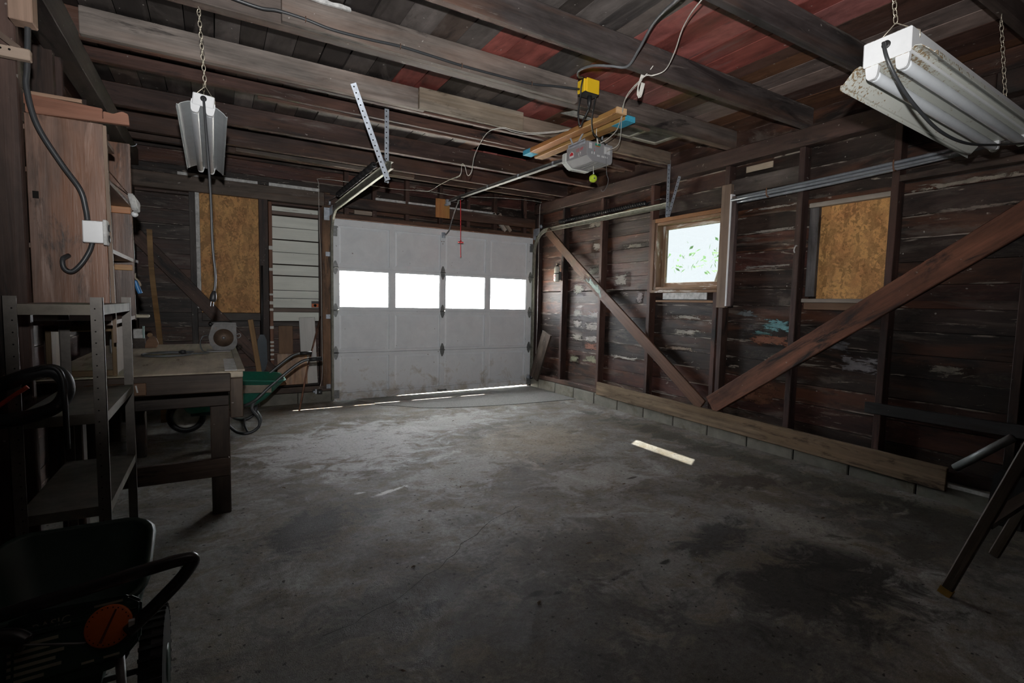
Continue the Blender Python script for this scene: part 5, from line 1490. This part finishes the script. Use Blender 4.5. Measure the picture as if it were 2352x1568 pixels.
vb = bx('upright_board', (3.915, 3.955), (2.905, 3.0), (1.20, 2.285), M_WOOD, None, (.19, .135, .10), axis=2, bev=.003); tag(vb, 'tall brown upright board between the bright window and the pipes', 'board')
vb2 = bx('white_edged_trim', (3.905, 3.95), (2.845, 2.885), (1.21, 2.17), M_STUD, None, (.085, .058, .055), axis=2, bev=.003); tag(vb2, 'narrow trim with a white edge beside the upright board', 'trim board')
bx('white_edge', (3.902, 3.950), (2.885, 2.90), (1.215, 2.19), M_WHITE, vb2, axis=2)
for i, (p0, p1, lb) in enumerate((((3.925, 2.905, 2.155), (3.915, .35, 2.245), 'uppermost of three grey pipes slung along the plank wall'), ((3.90, 2.885, 2.135), (3.905, .40, 2.205), 'middle of three grey pipes slung along the plank wall'), ((3.925, 2.87, 2.115), (3.925, 1.30, 2.165), 'lowest and shortest of three grey pipes slung along the plank wall'))):
    tag(tube('wall_pipe', [p0, ((p0[0] + p1[0]) / 2, (p0[1] + p1[1]) / 2, (p0[2] + p1[2]) / 2 - .012), p1], .0125, plain('grey_pipe_%d' % i, (.33, .36, .40), .35, .55, var=.15), None, 10), lb, 'pipe', 'pipes on the plank wall')
for yy, zz in ((2.55, 2.13), (1.66, 2.15), (.98, 2.17)):
    nk = tube('pipe_hook', [(3.97, yy, zz + .06), (3.94, yy, zz + .005), (3.90, yy, zz - .02), (3.88, yy, zz + .01), (3.88, yy, zz + .05)], .005, M_NAIL)
    tag(nk, {2.55: 'bent hook under the pipes next to the white-edged trim', 1.66: 'bent hook under the pipes at the stud by the boarded window', .98: 'bent hook under the pipes nearest the viewer'}[yy], 'hook', 'hooks holding the pipes')
pc = bx('pale_scrap', (3.962, 3.97), (2.56, 2.80), (2.36, 2.41), M_WOOD, None, (.40, .33, .25), axis=1); tag(pc, 'pale scrap of board tucked high between studs', 'board')
gt = tube('grey_downpipe', [(3.915, 1.215, .245), (3.90, .965, .50)], .024, plain('grey_tube', (.23, .25, .255), .4, .3), None, 14, False); tag(gt, 'short grey tube leaning beside the end of the kick board', 'tube')
wst = board('white_strip', (3.945, 1.25, .118), (3.945, .85, .118), .022, .012, M_PATINA, None, None, (1, 0, 0)); tag(wst, 'thin white strip lying on the block footing past the kick board', 'strip')
bk_ = root('black_panel', (3.82, .93, 0), 'black upright panel standing by the wall behind the ladder', 'panel')
prism('panel', [(0, 0), (.16, 0), (.16, .30), (.05, .32), (.02, .28)], .03, M_BLACK, bk_, axes((3.84, 1.03, 0), (0, -1, 0), (0, 0, 1)), None, .004)
board('panel_rib', (3.836, .93, .02), (3.836, .90, .29), .03, .012, M_BLACK, bk_, None, (1, 0, 0))

# wooden ladder leaning on the back wall
M_LAD = wood('old_ladder_wood', .4, [((.38, .33, .26), .68, .05, (2, 8, 8))], .6, .4, None, 45, .3)
ld = root('wooden_ladder', (2.9, .80, 0), 'old dark wooden ladder with a yellow foot leaning up to a joist', 'ladder')
for xx, dy in ((2.655, 0), (3.28, .02)):
    rl = board('ladder_rail', (xx, .82 + dy, .012), (xx, .015 + dy, 2.63), .024, .042, M_LAD, ld, (.085, .062, .046), (0, .95, .29), .005)
    if xx < 3: board('rail_foot', (xx, .822 + dy, .004), (xx, .812 + dy, .034), .027, .045, plain('yellow_foot', (.34, .19, .03), .6, var=.3), rl, None, (0, .95, .29))
for i in range(7):
    t = .13 + i * .13
    p = Vector((2.655, .82, .012)).lerp(Vector((2.655, .015, 2.63)), t)
    q = Vector((3.28, .84, .012)).lerp(Vector((3.28, .035, 2.63)), t)
    board('rung', p, q, .05, .022, M_LAD, ld, (.085, .06, .045), (0, 0, 1))

# odds and ends overhead
iw = root('foam_scrap', (.52, 2.90, 2.753), 'crumbly pale insulation scrap on top of the wired joist', 'insulation')
prism('foam', [(.36, .0), (.44, .004), (.52, -.002), (.60, .002), (.66, 0), (.655, .018), (.60, .022), (.56, .016), (.50, .026), (.44, .020), (.40, .026), (.35, .012)], .02, M_PATINA, iw, axes((0, 2.89, 2.735), (1, 0, 0), (0, 0, 1)), None, .003)
pbg = root('plastic_sheet', (2.40, 3.05, 2.60), 'crumpled clear grey plastic sheet behind the amber boards', 'plastic sheet')
prism('sheet', [(2.22, 2.605), (2.30, 2.63), (2.38, 2.665), (2.46, 2.67), (2.52, 2.64), (2.50, 2.605)], .03, plain('grey_film', (.20, .20, .18), .35, var=.3, sc=25), pbg, axes((0, 3.14, 0), (1, 0, 0), (0, 0, 1)), None, .006)
hk2 = tube('coat_hook', [(3.965, 2.32, 1.70), (3.95, 2.32, 1.70), (3.935, 2.32, 1.68), (3.93, 2.32, 1.66), (3.94, 2.32, 1.645)], .005, M_PATINA)
tag(hk2, 'small whitish hook on the stud beside the boarded window', 'hook')

# old window sash lying on the joists
M_SASHPANE = plain('dusty_dark_glass', (.10, .10, .095), .4, var=.5, sc=18)
os_ = root('old_sash', (3.3, 3.3, 2.745), 'old off-white window sash lying across the joists', 'window sash')
for nm_, xs_, ys_ in (('rail', (2.95, 3.66), (3.02, 3.06)), ('rail', (2.95, 3.66), (3.54, 3.58)), ('rail', (2.95, 3.66), (3.27, 3.30)), ('stile', (2.95, 2.99), (3.06, 3.54)), ('stile', (3.62, 3.66), (3.06, 3.54)), ('stile', (3.29, 3.32), (3.06, 3.54))):
    bx(nm_, xs_, ys_, (2.738, 2.756), M_WOOD, os_, (.40, .38, .32))
for xs_ in ((2.99, 3.29), (3.32, 3.62)):
    for ys_ in ((3.06, 3.27), (3.30, 3.54)):
        bx('pane', xs_, ys_, (2.748, 2.751), M_SASHPANE, os_, axis=0)

# ================================================================= spreader in the foreground
M_SPG = plain('dark_green_plastic', (.016, .045, .034), .45, var=.15)
M_SPK = plain('black_handle', (.020, .019, .021), .28, spec=.6)
M_DIAL = plain('orange_dial', (.72, .15, .015), .5, var=.1)
M_SPT = plain('cream_print', (.34, .33, .25), .6, var=.2)
sp = root('lawn_spreader', (-.33, 1.62, 0), 'dark green push lawn spreader with an orange dial', 'spreader')
def sring(x0, x1, y0, y1, zf, zb, r, n=5):
    pts = []
    for cx_, cy_, a0 in ((x1 - r, y1 - r, 0), (x0 + r, y1 - r, 90), (x0 + r, y0 + r, 180), (x1 - r, y0 + r, 270)):
        for i in range(n):
            a = math.radians(a0 + 90 * i / (n - 1))
            y = cy_ + r * math.sin(a)
            pts.append((cx_ + r * math.cos(a), y, zf + (zb - zf) * (y - y0) / (y1 - y0)))
    return pts
bm = bmesh.new()
so_ = [sring(-.515, -.160, 1.50, 1.80, .440, .545, .07), sring(-.505, -.170, 1.51, 1.79, .448, .553, .065), sring(-.495, -.180, 1.52, 1.78, .440, .545, .06), sring(-.45, -.225, 1.56, 1.74, .27, .27, .05)]
si_ = [sring(-.515, -.160, 1.50, 1.80, .440, .545, .07), sring(-.505, -.170, 1.51, 1.79, .425, .530, .065), sring(-.46, -.215, 1.55, 1.75, .25, .25, .05)]
for stack, flip in ((so_, False), (si_, True)):
    rr = [[bm.verts.new(p) for p in ring] for ring in stack]
    n_ = len(rr[0])
    for A, B in zip(rr, rr[1:]):
        for i in range(n_):
            f = (A[i], A[(i + 1) % n_], B[(i + 1) % n_], B[i])
            bm.faces.new(f if not flip else f[::-1])
    bm.faces.new(rr[-1] if not flip else rr[-1][::-1])
bmesh.ops.remove_doubles(bm, verts=list(bm.verts), dist=.0005)
finish('hopper', from_bm(bm, 'hopper'), M_SPG, sp, None, None, True)
# console: shelf with a grip slot, then the sloped panel that carries dial and print
PM = axes((-.415, 1.432, .335), (1, 0, .06), (-.03, .42, .9))      # panel frame: X across, Y up the slope
pnl = prism('console_panel', [(0, 0), (.215, .0), (.245, .03), (.250, .115), (.225, .135), (.05, .15), (0, .14)], -.02, M_SPG, sp, PM, None, .006)
prism('console_shelf', [(-.51, 1.47), (-.175, 1.47), (-.175, 1.54), (-.51, 1.54)], .02, M_SPG, sp, Matrix.Translation((0, 0, .425)), None, .006)
prism('grip_slot', [(-.50, 1.487), (-.30, 1.487), (-.292, 1.495), (-.292, 1.508), (-.30, 1.516), (-.50, 1.516)], .002, M_DARK, sp, Matrix.Translation((0, 0, .4445)))
dl = lathe('dial', [(.001, 0), (.046, 0), (.046, .008), (.043, .011), (.001, .011)], M_DIAL, sp, PM @ Matrix.Translation((.185, .075, .0005)), 32)
prism('dial_pointer', [(-.003, -.036), (.003, -.036), (.002, .036), (-.002, .036)], .002, plain('dial_groove', (.16, .03, .01), .6), dl, PM @ Matrix.Translation((.185, .075, .011)) @ Matrix.Rotation(-.45, 4, 'Z'))
multi('dial_ticks', [(.040 * math.cos(a) - .0012, .040 * math.cos(a) + .0012, .040 * math.sin(a) - .0012, .040 * math.sin(a) + .0012, .0112, .0118) for a in [i * math.pi / 12 for i in range(24)]], M_DARK, dl, M=PM @ Matrix.Translation((.185, .075, 0)))
text('panel_lettering', 'BASIC', .026, M_SPT, PM @ Matrix.Translation((.048, .104, .0008)) @ Matrix.Rotation(.06, 4, 'Z'), pnl)
multi('print_line', [(.02, .02 + w_, .082 - i * .014, .089 - i * .014, .0004, .0010) for i, w_ in enumerate((.075, .06, .085, .07, .08, .05))], M_SPT, pnl, M=PM)
multi('print_bullet', [(.008, .015, .082 - i * .014, .089 - i * .014, .0004, .0010) for i in range(1, 5)], M_SPT, pnl, M=PM)
multi('dial_scale', [(.16, .215, .126, .131, .0004, .0010)], M_SPT, pnl, M=PM)
multi('edge_print', [(.135, .158, .012, .017, .0004, .0010), (.175, .205, .012, .017, .0004, .0010)], M_SPT, pnl, M=PM)
tube('control_wire', [(-.375, 1.42, .44), (-.33, 1.415, .43), (-.28, 1.415, .415), (-.27, 1.42, .41)], .0028, M_STEEL, sp, 6)
tube('handle_bar', [(-.66, 1.49, .455), (-.50, 1.48, .478), (-.32, 1.475, .505), (-.16, 1.475, .527), (-.085, 1.475, .535), (-.062, 1.475, .530), (-.075, 1.47, .505), (-.11, 1.46, .47), (-.17, 1.445, .42), (-.195, 1.44, .40)], .0155, M_SPK, sp, 12)
tube('lower_grip', [(-.62, 1.47, .43), (-.48, 1.455, .452), (-.40, 1.445, .45), (-.37, 1.435, .435)], .020, M_SPK, sp, 12)
for xx, w_ in ((-.165, 1), (-.56, -1)):
    tp = []
    bm = bmesh.new()
    Mw = axes((xx, 1.66, .158), (0, 1, 0), (0, 0, 1))
    bm_lathe(bm, [(.05, -.028), (.12, -.028), (.146, -.026), (.150, 0), (.146, .026), (.12, .028), (.05, .028)], 36, Mw)
    for i in range(36):
        a = 2 * math.pi * i / 36
        bm_box(bm, .148, .157, -.004, .004, -.027, .027, Mw @ Matrix.Rotation(a, 4, 'Z'))
    wh = finish('wheel', from_bm(bm, 'wheel'), M_BLACK, sp)
    lathe('hub', [(.001, -.03), (.05, -.03), (.05, .03), (.001, .03)], M_SPG, wh, Mw, 20)
tube('axle', [(-.56, 1.66, .158), (-.165, 1.66, .158)], .008, M_STEEL, sp, 8, False)
tube('stand_leg', [(-.215, 1.46, .34), (-.205, 1.42, .18), (-.20, 1.40, .012)], .010, M_STEEL, sp, 8, False)
tube('stand_leg', [(-.47, 1.46, .34), (-.465, 1.42, .18), (-.46, 1.40, .012)], .010, M_STEEL, sp, 8, False)
prism('gearbox', [(-.38, .12), (-.29, .12), (-.26, .27), (-.41, .27)], .16, M_SPG, sp, axes((0, 1.74, 0), (1, 0, 0), (0, 0, 1)), None, .006)
multi('lever_clip', [(-.192, -.180, 1.43, 1.44, .405, .43)], M_PATINA, sp)

# ================================================================= dry leaves and litter on the floor
M_LEAF = plain('dry_leaf', (.10, .065, .035), .8, var=.4, sc=50)
for i, (lx, ly) in enumerate(((2.72, 4.2), (2.1, 3.05), (2.22, 2.98), (1.35, 2.9), (.75, 2.1), (1.7, 2.55), (1.1, 1.6), (2.8, 2.3), (.35, 3.4), (1.95, 1.5), (.5, 1.5), (2.05, 4.6), (2.5, 3.2), (1.6, 1.9), (3.0, 1.5), (2.35, 2.45))):
    a = RND.uniform(0, 6.28); s = RND.uniform(.010, .022)
    bm = bmesh.new()
    v = [bm.verts.new(p) for p in ((-s, 0, .001), (-.3 * s, .4 * s, .004), (.5 * s, .35 * s, .007), (s * 1.1, 0, .002), (.4 * s, -.4 * s, .006), (-.4 * s, -.35 * s, .003))]
    c_ = bm.verts.new((0, 0, .009))
    for k_ in range(6): bm.faces.new((v[k_], v[(k_ + 1) % 6], c_))
    lf = finish('dry_leaf', from_bm(bm, 'dry_leaf'), M_LEAF, None, Matrix.Translation((lx, ly, 0)) @ Matrix.Rotation(a, 4, 'Z'))
    tag(lf, 'tiny curled brown leaf lying on the concrete floor', 'leaf', 'dry leaves on the floor')

# ================================================================= a tree outside the window
tre = root('garden_tree', (9.5, 7.2, -.14), 'pale sunlit leafy tree outside the bright window', 'tree')
tube('trunk', [(9.5, 7.2, -.15), (9.45, 7.25, 1.2), (9.6, 7.1, 2.3)], [.14] * 13, plain('bark', (.2, .16, .12), .9), tre, 10)
bm = bmesh.new()
for _ in range(170):
    th, ph, rr_ = RND.uniform(0, 6.28), RND.uniform(-1, 1), RND.random() ** .4
    c = Vector((9.6 + 1.5 * rr_ * math.cos(th) * math.sqrt(1 - ph * ph), 7.1 + 1.7 * rr_ * math.sin(th) * math.sqrt(1 - ph * ph), 2.3 + .42 * rr_ * ph))
    u = Vector((RND.uniform(-1, 1), RND.uniform(-1, 1), RND.uniform(-1, 1))).normalized() * .07
    w_ = u.orthogonal().normalized() * .03
    bm.faces.new([bm.verts.new(p) for p in (c - u, c + w_, c + u, c - w_)])
lf_ = finish('foliage', from_bm(bm, 'foliage'), plain('leaf_green', (.22, .45, .16), .7, var=.3), tre)
lf_['kind'] = 'stuff'
